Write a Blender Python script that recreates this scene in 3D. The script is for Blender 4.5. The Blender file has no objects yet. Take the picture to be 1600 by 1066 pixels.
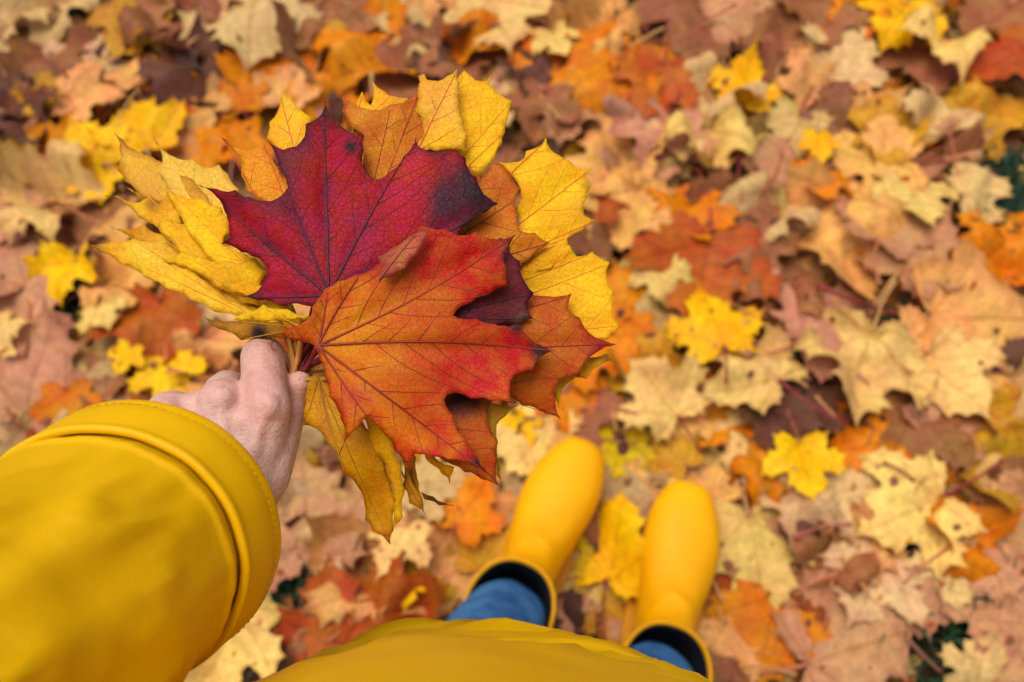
import bpy, bmesh, math, random
import numpy as np
from mathutils import Vector, Matrix, noise as mnoise
from mathutils.geometry import delaunay_2d_cdt
from mathutils.bvhtree import BVHTree

sc = bpy.context.scene
R = math.radians
rng = random.Random(11)
nrg = np.random.default_rng(5)

# ------------------------------------------------------------------ camera, sky, sun, exposure
H, PITCH, LENS = 1.20, 66.0, 30.0
FPX = LENS / 36.0 * 1600.0
cam = bpy.data.cameras.new('camera'); cam_o = bpy.data.objects.new('camera', cam)
sc.collection.objects.link(cam_o); sc.camera = cam_o
cam.lens = LENS; cam.sensor_width = 36.0; cam.clip_start = 0.01; cam.clip_end = 400.0
cam_o.location = (0, 0, H); cam_o.rotation_euler = (R(90 - PITCH), 0, 0)
cam.dof.use_dof = True; cam.dof.focus_distance = 0.385; cam.dof.aperture_fstop = 7.2

world = bpy.data.worlds.new('World'); sc.world = world; world.use_nodes = True
wn = world.node_tree.nodes; wl = world.node_tree.links
SUN_EL, SUN_AZ = 74.0, -48.0          # azimuth measured from +Y (ahead) towards +X
sky = wn.new('ShaderNodeTexSky'); sky.sky_type = 'NISHITA'; sky.sun_disc = False
sky.sun_elevation = R(SUN_EL); sky.sun_rotation = R(SUN_AZ)
sky.dust_density = 6.0; sky.air_density = 1.0; sky.ozone_density = 1.0
bg = wn['Background']; bg.inputs['Strength'].default_value = 0.12
wl.new(sky.outputs[0], bg.inputs['Color'])
sun = bpy.data.lights.new('sun', 'SUN'); sun.energy = 1.5; sun.angle = R(40); sun.color = (1.0, 0.93, 0.82)
sun_o = bpy.data.objects.new('sun', sun); sc.collection.objects.link(sun_o)
sd = Vector((math.sin(R(SUN_AZ)) * math.cos(R(SUN_EL)), math.cos(R(SUN_AZ)) * math.cos(R(SUN_EL)), math.sin(R(SUN_EL))))
sun_o.rotation_euler = sd.to_track_quat('Z', 'Y').to_euler()
sc.view_settings.view_transform = 'Standard'; sc.view_settings.look = 'None'
sc.view_settings.exposure = 0.18; sc.view_settings.gamma = 1.0; sc.view_settings.use_curve_mapping = False

sc.cycles.max_bounces = 5; sc.cycles.diffuse_bounces = 3; sc.cycles.glossy_bounces = 2; sc.cycles.transmission_bounces = 2; sc.cycles.use_denoising = True

# ------------------------------------------------------------------ helpers
cp, sp = math.cos(R(PITCH)), math.sin(R(PITCH))
FW, RT, UP = Vector((0, cp, -sp)), Vector((1, 0, 0)), Vector((0, sp, cp))
EYE = Vector((0, 0, H))

def at(x, y, d):
    """point seen in direction x, y of the photograph at distance d along the view axis"""
    x, y, d = float(x), float(y), float(d)
    return EYE + d * (FW + ((x - 800) / FPX) * RT - ((y - 533) / FPX) * UP)

def on_ground(x, y, z=0.0):
    r = FW + ((x - 800) / FPX) * RT - ((y - 533) / FPX) * UP
    return EYE + r * ((z - H) / r.z)

def to_px(p):
    v = Vector(p) - EYE; d = v.dot(FW)
    return 800 + FPX * v.dot(RT) / d, 533 - FPX * v.dot(UP) / d, d

def link(o, parent=None):
    sc.collection.objects.link(o)
    if parent is not None: o.parent = parent
    return o

def empty(name, loc=(0, 0, 0), parent=None):
    o = bpy.data.objects.new(name, None); o.empty_display_size = 0.02; o.location = loc
    return link(o, parent)

def mesh_obj(name, verts, faces, mat, parent=None, smooth=True):
    me = bpy.data.meshes.new(name)
    me.from_pydata([tuple(v) for v in verts], [], faces)
    if smooth and len(me.polygons): me.polygons.foreach_set('use_smooth', [True] * len(me.polygons))
    me.update()
    o = bpy.data.objects.new(name, me)
    if mat: me.materials.append(mat)
    return link(o, parent)

def tag(o, label, cat=None, group=None, kind=None):
    o['label'] = label
    if cat: o['category'] = cat
    if group: o['group'] = group
    if kind: o['kind'] = kind
    return o

def lin(r, g, b):
    f = lambda c: (c / 255 / 12.92) if c / 255 <= 0.04045 else ((c / 255 + 0.055) / 1.055) ** 2.4
    return (f(r), f(g), f(b))

def tube(points, radii, sides=6, cap=True):
    """verts, faces of a tapered tube along points"""
    pts = [Vector(p) for p in points]; vs = []; fs = []
    ref = Vector((0.3, 0.2, 1)).normalized()
    for i, p in enumerate(pts):
        t = (pts[min(i + 1, len(pts) - 1)] - pts[max(i - 1, 0)])
        t = t.normalized() if t.length > 1e-9 else Vector((0, 1, 0))
        a = t.cross(ref)
        if a.length < 1e-3: a = t.cross(Vector((1, 0, 0)))
        a.normalize(); b = t.cross(a).normalized()
        for k in range(sides):
            w = 2 * math.pi * k / sides
            vs.append(p + radii[i] * (math.cos(w) * a + math.sin(w) * b))
    for i in range(len(pts) - 1):
        for k in range(sides):
            k2 = (k + 1) % sides
            fs.append((i * sides + k, i * sides + k2, (i + 1) * sides + k2, (i + 1) * sides + k))
    if cap:
        fs.append(tuple(range(sides - 1, -1, -1)))
        fs.append(tuple(range((len(pts) - 1) * sides, len(pts) * sides)))
    return vs, fs

class Nodes:
    def __init__(self, name):
        self.m = bpy.data.materials.new(name); self.m.use_nodes = True
        self.t = self.m.node_tree; self.t.nodes.clear()
        self.out = self.n('ShaderNodeOutputMaterial')
    def n(self, kind, **kw):
        x = self.t.nodes.new(kind)
        for k, v in kw.items(): setattr(x, k, v)
        return x
    def put(self, sock, v):
        if v is None: return
        if isinstance(v, bpy.types.NodeSocket): self.t.links.new(v, sock)
        else: sock.default_value = v
    def math(self, op, a, b=None, c=None, clamp=False):
        x = self.n('ShaderNodeMath', operation=op); x.use_clamp = clamp
        self.put(x.inputs[0], a); self.put(x.inputs[1], b); self.put(x.inputs[2], c)
        return x.outputs[0]
    def vmath(self, op, a, b=None, out=0):
        x = self.n('ShaderNodeVectorMath', operation=op)
        self.put(x.inputs[0], a); self.put(x.inputs[1], b)
        return x.outputs[out]
    def ramp(self, v, lo, hi, a=0.0, b=1.0):
        x = self.n('ShaderNodeMapRange'); x.interpolation_type = 'SMOOTHSTEP'
        self.put(x.inputs[0], v)
        for i, q in zip((1, 2, 3, 4), (lo, hi, a, b)): self.put(x.inputs[i], q)
        return x.outputs[0]
    def mix(self, f, a, b, blend='MIX'):
        x = self.n('ShaderNodeMix', data_type='RGBA', blend_type=blend)
        self.put(x.inputs[0], f)
        for s, v in ((x.inputs[6], a), (x.inputs[7], b)):
            self.put(s, (*v, 1) if isinstance(v, tuple) and len(v) == 3 else v)
        return x.outputs[2]
    def noise(self, vec, scale, detail=3, rough=0.55, out=0):
        x = self.n('ShaderNodeTexNoise')
        if vec is not None: self.put(x.inputs['Vector'], vec)
        self.put(x.inputs['Scale'], scale); x.inputs['Detail'].default_value = detail; x.inputs['Roughness'].default_value = rough
        return x.outputs[out]
    def voro(self, vec, scale, feature='F1', rand=1.0):
        x = self.n('ShaderNodeTexVoronoi', feature=feature)
        if vec is not None: self.put(x.inputs['Vector'], vec)
        x.inputs['Scale'].default_value = scale; x.inputs['Randomness'].default_value = rand
        return x.outputs['Distance']
    def bump(self, h, strength, dist, normal=None):
        x = self.n('ShaderNodeBump'); self.put(x.inputs['Height'], h)
        x.inputs['Strength'].default_value = strength; x.inputs['Distance'].default_value = dist
        if normal is not None: self.put(x.inputs['Normal'], normal)
        return x.outputs[0]
    def pbr(self, col, rough=0.5, normal=None, spec=0.4, **kw):
        x = self.n('ShaderNodeBsdfPrincipled')
        self.put(x.inputs['Base Color'], (*col, 1) if isinstance(col, tuple) and len(col) == 3 else col)
        self.put(x.inputs['Roughness'], rough); self.put(x.inputs['Normal'], normal)
        self.put(x.inputs['Specular IOR Level'], spec)
        for k, v in kw.items(): self.put(x.inputs[k.replace('_', ' ')], v)
        return x.outputs[0]
    def finish(self, s):
        self.t.links.new(s, self.out.inputs[0]); return self.m

# ------------------------------------------------------------------ materials
VEIN_ANG = [90.0, 36.0, -13.0]; VEIN_LEN = [1.08, 0.86, 0.50]

def leaf_material(name, source, rich=True):
    """dry maple leaf; source 'object' takes the object's colour, 'vertex' the attribute col"""
    N = Nodes(name)
    if source == 'object':
        oi = N.n('ShaderNodeObjectInfo'); base = oi.outputs['Color']
        off = N.vmath('SCALE', (13.1, 7.7, 5.3)); N.put(off.node.inputs['Scale'], oi.outputs['Random'])
    else:
        a = N.n('ShaderNodeAttribute', attribute_name='col'); base = a.outputs['Color']
        off = N.vmath('SCALE', base); off.node.inputs['Scale'].default_value = 9.0
    uvn = N.n('ShaderNodeUVMap', uv_map='leaf'); uv = uvn.outputs[0]
    edge = N.n('ShaderNodeAttribute', attribute_name='edge').outputs['Fac']
    # shape of the veins in leaf coordinates
    p = N.vmath('ABSOLUTE', uv); sep = N.n('ShaderNodeSeparateXYZ'); N.put(sep.inputs[0], uv)
    sx = N.math('ABSOLUTE', sep.outputs[0]); comb = N.n('ShaderNodeCombineXYZ')
    N.put(comb.inputs[0], sx); N.put(comb.inputs[1], sep.outputs[1]); q = comb.outputs[0]
    S, T = [], []
    for a_, l_ in zip(VEIN_ANG, VEIN_LEN):
        d = (math.cos(R(a_)), math.sin(R(a_)), 0)
        t = N.vmath('DOT_PRODUCT', q, d, 1)
        tc = N.math('MINIMUM', N.math('MAXIMUM', t, 0.0), l_)
        pr = N.vmath('SCALE', d); N.put(pr.node.inputs['Scale'], tc)
        S.append(N.vmath('DISTANCE', q, pr, 1)); T.append(tc)
    smin = N.math('MINIMUM', N.math('MINIMUM', S[0], S[1]), S[2])
    main = N.ramp(smin, 0.006, 0.026, 1.0, 0.0)
    sec = None
    for s, t in (zip(S, T) if rich else []):
        ph = N.math('FRACT', N.math('MULTIPLY', N.math('SUBTRACT', t, N.math('MULTIPLY', s, 0.75)), 6.5))
        ln = N.ramp(N.math('ABSOLUTE', N.math('SUBTRACT', ph, 0.5)), 0.03, 0.10, 1.0, 0.0)
        own = N.math('LESS_THAN', s, N.math('ADD', smin, 0.004))
        v = N.math('MULTIPLY', ln, own)
        sec = v if sec is None else N.math('MAXIMUM', sec, v)
    vein = N.math('MAXIMUM', main, N.math('MULTIPLY', sec, 0.45)) if rich else main
    pos = N.vmath('ADD', uv, off)
    n1 = N.noise(pos, 2.2, 2); n2 = N.noise(pos, 9.0, 2, 0.65)
    hsv = N.n('ShaderNodeHueSaturation'); N.put(hsv.inputs['Color'], base)
    N.put(hsv.inputs['Hue'], N.ramp(n1, 0.25, 0.75, 0.485, 0.512)); N.put(hsv.inputs['Value'], N.ramp(n2, 0.25, 0.75, 0.78, 1.12))
    c = hsv.outputs[0]
    dark = N.mix(1.0, c, (0.42, 0.27, 0.16), 'MULTIPLY')
    # browned rim and blotches
    rim = N.math('MULTIPLY', N.ramp(N.math('ADD', edge, N.math('MULTIPLY', n1, 0.10)), 0.04, 0.11, 1.0, 0.0), 0.30)
    c = N.mix(rim, c, dark)
    bl = N.math('MULTIPLY', N.ramp(N.noise(pos, 4.3, 3, 0.7), 0.58, 0.70), 0.38) if rich else None
    if rich: c = N.mix(bl, c, N.mix(1.0, c, (0.62, 0.42, 0.30), 'MULTIPLY'))
    if rich: sp_ = N.ramp(N.voro(pos, 7.0), 0.05, 0.10, 0.7, 0.0)
    if rich: c = N.mix(N.math('MULTIPLY', sp_, N.ramp(n1, 0.50, 0.62)), c, dark)
    if rich:
        spk = N.noise(pos, 34.0, 2, 0.7)
        c = N.mix(N.ramp(spk, 0.50, 0.68, 0.0, 0.42), c, N.mix(1.0, c, (0.60, 0.44, 0.36), 'MULTIPLY'))
        c = N.mix(N.ramp(spk, 0.28, 0.42, 0.25, 0.0), c, N.mix(1.0, c, (1.25, 1.22, 1.25), 'MULTIPLY'))
    vc = N.mix(1.0, c, (0.66, 0.50, 0.40), 'MULTIPLY')
    c = N.mix(N.math('MULTIPLY', vein, 0.55), c, vc)
    nrm = N.bump(N.noise(pos, 7.0, 2, 0.7), 0.6, 0.005) if rich else None
    b = N.pbr(c, 0.55, nrm, 0.18)
    tr = N.n('ShaderNodeBsdfTranslucent'); N.put(tr.inputs[0], c)
    mx = N.n('ShaderNodeMixShader'); mx.inputs[0].default_value = 0.16
    N.t.links.new(b, mx.inputs[1]); N.t.links.new(tr.outputs[0], mx.inputs[2])
    return N.finish(mx.outputs[0])

def hero_material():
    N = Nodes('fresh_leaf')
    a = N.n('ShaderNodeAttribute', attribute_name='col').outputs['Color']
    uv = N.n('ShaderNodeUVMap', uv_map='leaf').outputs[0]
    n1 = N.noise(uv, 2.6, 4, 0.6); n2 = N.noise(uv, 14, 4, 0.65)
    hsv = N.n('ShaderNodeHueSaturation'); N.put(hsv.inputs['Color'], a)
    N.put(hsv.inputs['Hue'], N.ramp(n1, 0.3, 0.7, 0.488, 0.512)); N.put(hsv.inputs['Value'], N.ramp(n2, 0.3, 0.7, 0.92, 1.08))
    c = hsv.outputs[0]
    wob = N.vmath('ADD', uv, N.vmath('SCALE', N.noise(uv, 6, 2, out=1)))
    wob.node.inputs[1].links[0].from_node.inputs['Scale'].default_value = 0.10
    net = N.ramp(N.voro(wob, 11, 'DISTANCE_TO_EDGE'), 0.0, 0.07, 1.0, 0.0)
    c = N.mix(N.math('MULTIPLY', net, 0.09), c, N.mix(1.0, c, (0.62, 0.42, 0.40), 'MULTIPLY'))
    spot = N.ramp(N.voro(uv, 5.0), 0.018, 0.034, 1.0, 0.0)
    c = N.mix(N.math('MULTIPLY', spot, 0.75), c, (0.05, 0.022, 0.014))
    fine = N.voro(uv, 42, 'DISTANCE_TO_EDGE')
    h = N.math('ADD', N.math('MULTIPLY', net, -0.16), N.math('ADD', N.math('MULTIPLY', n1, 1.5), N.math('MULTIPLY', fine, 0.22)))
    nrm = N.bump(h, 0.55, 0.0022)
    b = N.pbr(c, N.ramp(n2, 0.3, 0.7, 0.38, 0.54), nrm, 0.20)
    tr = N.n('ShaderNodeBsdfTranslucent'); N.put(tr.inputs[0], c)
    mx = N.n('ShaderNodeMixShader'); mx.inputs[0].default_value = 0.18
    N.t.links.new(b, mx.inputs[1]); N.t.links.new(tr.outputs[0], mx.inputs[2])
    return N.finish(mx.outputs[0])

def plain(name, col, rough=0.5, var=0.25, scale=60, bump=0.2, dist=0.001, spec=0.35, **kw):
    N = Nodes(name); tc = N.n('ShaderNodeTexCoord').outputs['Object']
    n = N.noise(tc, scale, 4)
    c = N.mix(N.ramp(n, 0.3, 0.7), tuple(v * (1 - var) for v in col), tuple(min(1, v * (1 + var)) for v in col))
    return N.finish(N.pbr(c, rough, N.bump(n, bump, dist), spec, **kw))

def object_colour(name, rough=0.5):
    N = Nodes(name); oi = N.n('ShaderNodeObjectInfo')
    n = N.noise(N.n('ShaderNodeTexCoord').outputs['Object'], 90, 3)
    c = N.mix(N.ramp(n, 0.3, 0.7, 0.0, 0.4), oi.outputs['Color'], N.mix(1.0, oi.outputs['Color'], (0.5, 0.4, 0.35), 'MULTIPLY'))
    return N.finish(N.pbr(c, rough, N.bump(n, 0.2, 0.0005), 0.4))

def skin_material():
    N = Nodes('skin'); tc = N.n('ShaderNodeTexCoord').outputs['Object']
    n1 = N.noise(tc, 55, 4, 0.6); n2 = N.noise(tc, 240, 3, 0.6)
    c = N.mix(N.ramp(n1, 0.32, 0.68), lin(204, 164, 152), lin(226, 192, 178))
    c = N.mix(N.math('MULTIPLY', N.ramp(n2, 0.45, 0.72), 0.42), c, lin(190, 122, 112))
    red = N.n('ShaderNodeAttribute', attribute_name='flush').outputs['Fac']
    c = N.mix(N.math('MULTIPLY', red, 0.32), c, lin(206, 134, 126))
    pores = N.voro(tc, 900, 'DISTANCE_TO_EDGE')
    lines = N.noise(tc, 420, 2, 0.6)
    mp = N.n('ShaderNodeMapping'); N.put(mp.inputs[0], tc); mp.inputs['Scale'].default_value = (160, 700, 420)
    wr = N.noise(mp.outputs[0], 1.0, 3, 0.7)
    h = N.math('ADD', N.math('MULTIPLY', pores, 0.5), N.math('ADD', N.math('MULTIPLY', lines, 0.6), N.math('MULTIPLY', wr, 0.9)))
    return N.finish(N.pbr(c, 0.48, N.bump(h, 0.60, 0.0013), 0.36, Subsurface_Weight=0.18, Subsurface_Radius=(0.008, 0.003, 0.002), Subsurface_Scale=1.0))

def rubber_material(name, col, rough=0.38):
    N = Nodes(name); tc = N.n('ShaderNodeTexCoord').outputs['Object']
    n = N.noise(tc, 14, 4, 0.6); f = N.noise(tc, 420, 2)
    c = N.mix(N.ramp(n, 0.3, 0.75), col, tuple(v * k for v, k in zip(col, (0.90, 0.84, 0.8))))
    dirt = N.ramp(N.noise(tc, 38, 5, 0.7), 0.60, 0.74, 0.0, 0.35)
    c = N.mix(dirt, c, tuple(v * k for v, k in zip(col, (0.62, 0.52, 1.0))))
    speck = N.math('MULTIPLY', N.ramp(N.voro(tc, 70), 0.05, 0.12, 1.0, 0.0), N.ramp(N.noise(tc, 18, 2), 0.52, 0.64))
    c = N.mix(N.math('MULTIPLY', speck, 0.7), c, (0.10, 0.05, 0.02))
    return N.finish(N.pbr(c, N.ramp(n, 0.3, 0.7, rough - 0.06, rough + 0.1), N.bump(f, 0.15, 0.0004), 0.22))

def coat_material():
    N = Nodes('coated_fabric'); tc = N.n('ShaderNodeTexCoord').outputs['Object']
    n = N.noise(tc, 9, 3, 0.5); w = N.noise(tc, 900, 2, 0.6); cr = N.noise(tc, 34, 4, 0.55)
    c = N.mix(N.ramp(n, 0.3, 0.7), lin(236, 184, 0), lin(224, 174, 0))
    h = N.math('ADD', N.math('MULTIPLY', w, 0.12), cr)
    return N.finish(N.pbr(c, 0.46, N.bump(h, 0.25, 0.003), 0.22))

def denim_material():
    N = Nodes('denim'); tc = N.n('ShaderNodeTexCoord').outputs['Object']
    n = N.noise(tc, 28, 4, 0.6); w = N.n('ShaderNodeTexWave'); N.put(w.inputs['Vector'], tc)
    w.inputs['Scale'].default_value = 190; w.inputs['Distortion'].default_value = 3
    c = N.mix(N.ramp(n, 0.3, 0.7), lin(38, 92, 150), lin(78, 142, 198))
    c = N.mix(N.math('MULTIPLY', w.outputs['Fac'], 0.25), c, lin(24, 58, 100))
    return N.finish(N.pbr(c, 0.85, N.bump(N.math('ADD', w.outputs['Fac'], n), 0.4, 0.001), 0.15))

def soil_material():
    N = Nodes('soil'); tc = N.n('ShaderNodeTexCoord').outputs['Object']
    n = N.noise(tc, 9, 6, 0.7); m = N.noise(tc, 60, 4, 0.7)
    c = N.mix(N.ramp(n, 0.35, 0.65), (0.016, 0.010, 0.006), (0.045, 0.026, 0.015))
    far = N.noise(tc, 22, 5, 0.7)
    c = N.mix(N.ramp(far, 0.5, 0.62, 0.0, 0.6), c, (0.16, 0.075, 0.03))
    return N.finish(N.pbr(c, 0.95, N.bump(m, 0.8, 0.01), 0.2))

M_LEAF = leaf_material('dry_leaf', 'object'); M_LITTER = leaf_material('dry_litter', 'vertex', False); M_HERO = hero_material()
M_STEM = object_colour('leaf_stem', 0.45); M_VEIN = object_colour('leaf_vein', 0.5)
M_SKIN = skin_material(); M_NAIL = plain('nail', lin(226, 176, 168), 0.28, 0.06, 200, 0.05, spec=0.5)
M_CREASE = plain('nail_fold', lin(150, 66, 58), 0.5, 0.1, 200, 0.05)
M_BOOT = rubber_material('yellow_rubber', lin(252, 180, 0)); M_RIM = rubber_material('rim_rubber', lin(248, 174, 0), 0.42)
M_SOLE = rubber_material('sole_rubber', lin(205, 140, 10), 0.6)
M_LINING = plain('navy_lining', (0.010, 0.014, 0.030), 0.9, 0.3, 200)
M_COAT = coat_material(); M_CLINE = plain('coat_lining', lin(110, 82, 14), 0.85, 0.2, 200)
M_THREAD = plain('thread', lin(200, 154, 8), 0.7, 0.1, 300)
M_DENIM = denim_material(); M_SOIL = soil_material()
M_GRASS = plain('grass_blades', (0.012, 0.045, 0.016), 0.5, 0.5, 30)

# ------------------------------------------------------------------ the ground
g = mesh_obj('ground', [(-90, -90, 0), (90, -90, 0), (90, 90, 0), (-90, 90, 0)], [(0, 1, 2, 3)], M_SOIL, smooth=False)
g['kind'] = 'structure'; g['label'] = 'dark damp soil under the fallen leaves'

# patches of grass that show between the leaves: x, y in the photograph and radius in pixels
GAPS = [(1575, 305, 58), (1485, 1000, 78), (428, 940, 30), (412, 985, 30), (118, 478, 22), (1408, 520, 18), (1560, 335, 36), (1540, 1010, 40), (455, 1000, 22), (1265, 560, 14), (120, 45, 14)]
GAPW = [(on_ground(x, y, 0.02), r / FPX * to_px(on_ground(x, y, 0.02))[2]) for x, y, r in GAPS]

def grass():
    vs, fs = [], []
    for c, r in GAPW:
        for i in range(int(70 + r * 2600)):
            a = rng.uniform(0, 6.283); q = (r * 1.5) * math.sqrt(rng.random())
            p = Vector((c.x + q * math.cos(a), c.y + q * math.sin(a), 0.0))
            hgt = rng.uniform(0.03, 0.075); w = rng.uniform(0.0012, 0.0026); b = rng.uniform(0, 6.283)
            ln = Vector((math.cos(b), math.sin(b), 0)) * hgt * rng.uniform(0.3, 1.1)
            s = Vector((-math.sin(b), math.cos(b), 0)) * w
            k = len(vs)
            m = p + ln * 0.4 + Vector((0, 0, hgt * 0.75)); t = p + ln + Vector((0, 0, hgt * rng.uniform(0.55, 1)))
            vs += [p - s, p + s, m + s * 0.8, m - s * 0.8, t]
            fs += [(k, k + 1, k + 2, k + 3), (k + 3, k + 2, k + 4)]
    o = mesh_obj('grass', vs, fs, M_GRASS)
    tag(o, 'dark green grass blades showing through gaps in the leaves', 'grass', kind='stuff')
grass()

# ------------------------------------------------------------------ leaf shapes
HALF = [(0.0, -0.02), (0.06, -0.10), (0.17, -0.17), (0.28, -0.19), (0.34, -0.25), (0.39, -0.17), (0.54, -0.18), (0.48, -0.08), (0.53, 0.0),
        (0.48, 0.05), (0.465, 0.11), (0.54, 0.13), (0.62, 0.11), (0.65, 0.21), (0.77, 0.25), (0.73, 0.35), (0.81, 0.55), (0.68, 0.50), (0.65, 0.60),
        (0.56, 0.55), (0.46, 0.52), (0.36, 0.52), (0.33, 0.58), (0.35, 0.66), (0.40, 0.76), (0.28, 0.77), (0.25, 0.87), (0.13, 0.90), (0.0, 1.10)]

def template(seed, sub=3):
    r = random.Random(seed)
    right = [(x * (1 + r.uniform(-.06, .06)), y + r.uniform(-.022, .022)) for x, y in HALF]
    left = [(-x * (1 + r.uniform(-.06, .06)), y + r.uniform(-.022, .022)) for x, y in HALF]
    narrow = r.uniform(0.86, 1.06); skew = r.uniform(-.10, .10); lob = r.uniform(0.92, 1.08)
    ring = right[:-1] + [(r.uniform(-.05, .05), 1.12 * lob)] + left[::-1][1:-1]
    out = []
    n = len(ring)
    for i in range(n):
        a, b = Vector(ring[i]), Vector(ring[(i + 1) % n])
        out.append(a)
        d = b - a; nn = Vector((-d.y, d.x))
        for k in range(1, sub):
            t = k / sub
            out.append(a + d * t + nn * (0.10 * math.sin(math.pi * t) + r.uniform(-.03, .03)))
    return np.array([((p.x + skew * p.y * 0.5) * narrow, p.y) for p in out])

def inside(P, poly):
    x, y = P[:, 0:1], P[:, 1:2]; a = poly; b = np.roll(poly, -1, 0)
    c = (a[:, 1] > y) != (b[:, 1] > y)
    xi = (b[:, 0] - a[:, 0]) * (y - a[:, 1]) / np.where(b[:, 1] == a[:, 1], 1e-9, b[:, 1] - a[:, 1]) + a[:, 0]
    return (np.sum(c & (x < xi), 1) % 2) == 1

def seg_dist(P, A, B):
    """distance of points to the nearest of many segments"""
    d = B - A; L = np.maximum((d ** 2).sum(1), 1e-12)
    t = np.clip(((P[:, None, :] - A) * d).sum(2) / L, 0, 1)
    return np.sqrt(((P[:, None, :] - (A + t[..., None] * d)) ** 2).sum(2)).min(1)

def fill(poly, step, seed=0):
    """triangulate the inside of an outline with a jittered grid of inner points"""
    r = np.random.default_rng(seed)
    x0, y0 = poly.min(0); x1, y1 = poly.max(0)
    gx, gy = np.meshgrid(np.arange(x0, x1, step), np.arange(y0, y1, step * 0.87))
    gx = gx + (np.arange(gx.shape[0]) % 2)[:, None] * step * 0.5
    P = np.stack([gx.ravel(), gy.ravel()], 1) + r.uniform(-.18, .18, (gx.size, 2)) * step
    P = P[inside(P, poly)]
    if len(P): P = P[seg_dist(P, poly, np.roll(poly, -1, 0)) > step * 0.42]
    n = len(poly)
    V = [Vector(p) for p in poly] + [Vector(p) for p in P]
    res = delaunay_2d_cdt(V, [(i, (i + 1) % n) for i in range(n)], [], 1, 1e-7)
    return np.array([(v.x, v.y) for v in res[0]]), [tuple(f) for f in res[2]]

def set_attrs(me, uv, edge=None, col=None):
    lay = me.uv_layers.new(name='leaf')
    idx = np.empty(len(me.loops), dtype=np.int32); me.loops.foreach_get('vertex_index', idx)
    lay.data.foreach_set('uv', np.asarray(uv, dtype=np.float32)[idx].ravel())
    if edge is not None:
        a = me.attributes.new('edge', 'FLOAT', 'POINT'); a.data.foreach_set('value', np.asarray(edge, dtype=np.float32))
    if col is not None:
        a = me.attributes.new('col', 'FLOAT_COLOR', 'POINT')
        c = np.ones((len(uv), 4), dtype=np.float32); c[:, :3] = col; a.data.foreach_set('color', c.ravel())

def curl(P, seed, amount):
    """height of a drying leaf over its own plane"""
    r = np.random.default_rng(seed); x, y = P[:, 0], P[:, 1]
    z = amount * (r.uniform(-.25, .30) * x ** 2 + r.uniform(-.2, .25) * (y - .4) ** 2 + r.uniform(-.16, .16) * np.abs(x))
    for k in range(5):
        f = r.uniform(2.5, 7.5, 2); z += amount * 0.075 / (1 + .35 * k) * np.sin(f[0] * x + f[1] * y * r.choice([-1, 1]) + r.uniform(0, 6.28))
    for i, a in enumerate((90, 36, 144, -13, 193)):
        d = np.array([math.cos(R(a)), math.sin(R(a))]); t = P @ d; s = np.abs(P @ np.array([-d[1], d[0]]))
        near = np.exp(-(s / .10) ** 2) * (t > 0)
        z -= amount * 0.05 * near
        z += amount * r.uniform(-.7, 1.2) * np.clip(t - .55, 0, None) ** 2 * (s < .45)
    return z

SHAPES = []
def build_shapes():
    for i in range(26):
        poly = template(100 + i % 9, 3)
        P, F = fill(poly, 0.095, i)
        amt = [0.4, 0.7, 1.0, 1.4][i % 4]
        z = curl(P, 300 + i, amt)
        e = seg_dist(P, poly, np.roll(poly, -1, 0))
        z = z - np.percentile(z, 30)
        me = bpy.data.meshes.new('blade')
        me.from_pydata([(a, b, c) for (a, b), c in zip(P, z)], [], F)
        me.polygons.foreach_set('use_smooth', [True] * len(F))
        set_attrs(me, P, np.clip(e, 0, 1)); me.materials.append(M_LEAF)
        r = random.Random(i); zb = float(z[np.argmin((P ** 2).sum(1))])
        k = r.uniform(-.35, .35); L = r.uniform(.45, .95)
        pts = [(k * t * t * L, -0.02 - t * L, zb + 0.02 - .10 * t + r.uniform(-.01, .01)) for t in np.linspace(0, 1, 7)]
        v, f = tube(pts, [.026, .017, .015, .015, .015, .018, .026], 5)
        sm = bpy.data.meshes.new('stem'); sm.from_pydata([tuple(q) for q in v], [], f); sm.materials.append(M_STEM)
        sm.polygons.foreach_set('use_smooth', [True] * len(f))
        SHAPES.append((me, sm))
build_shapes()

COL = {'Y': (lin(254, 192, 0), 'bright yellow'), 'G': (lin(226, 190, 4), 'greenish yellow'), 'P': (lin(240, 200, 112), 'pale yellow'),
       'C': (lin(226, 186, 124), 'cream beige'), 'O': (lin(226, 132, 6), 'orange'), 'R': (lin(188, 92, 28), 'rust red'),
       'T': (lin(204, 146, 104), 'pinkish tan'), 'N': (lin(164, 106, 64), 'brown'), 'D': (lin(108, 68, 50), 'dark brown'),
       'B': (lin(236, 172, 94), 'light tan'), 'K': (lin(210, 154, 36), 'mustard'), 'S': (lin(214, 178, 110), 'greyish beige')}
STEMC = [lin(178, 84, 62), lin(196, 120, 80), lin(150, 52, 50), lin(206, 160, 96)]
GROUND = []      # (root, blade, stem, colour key)

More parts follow.
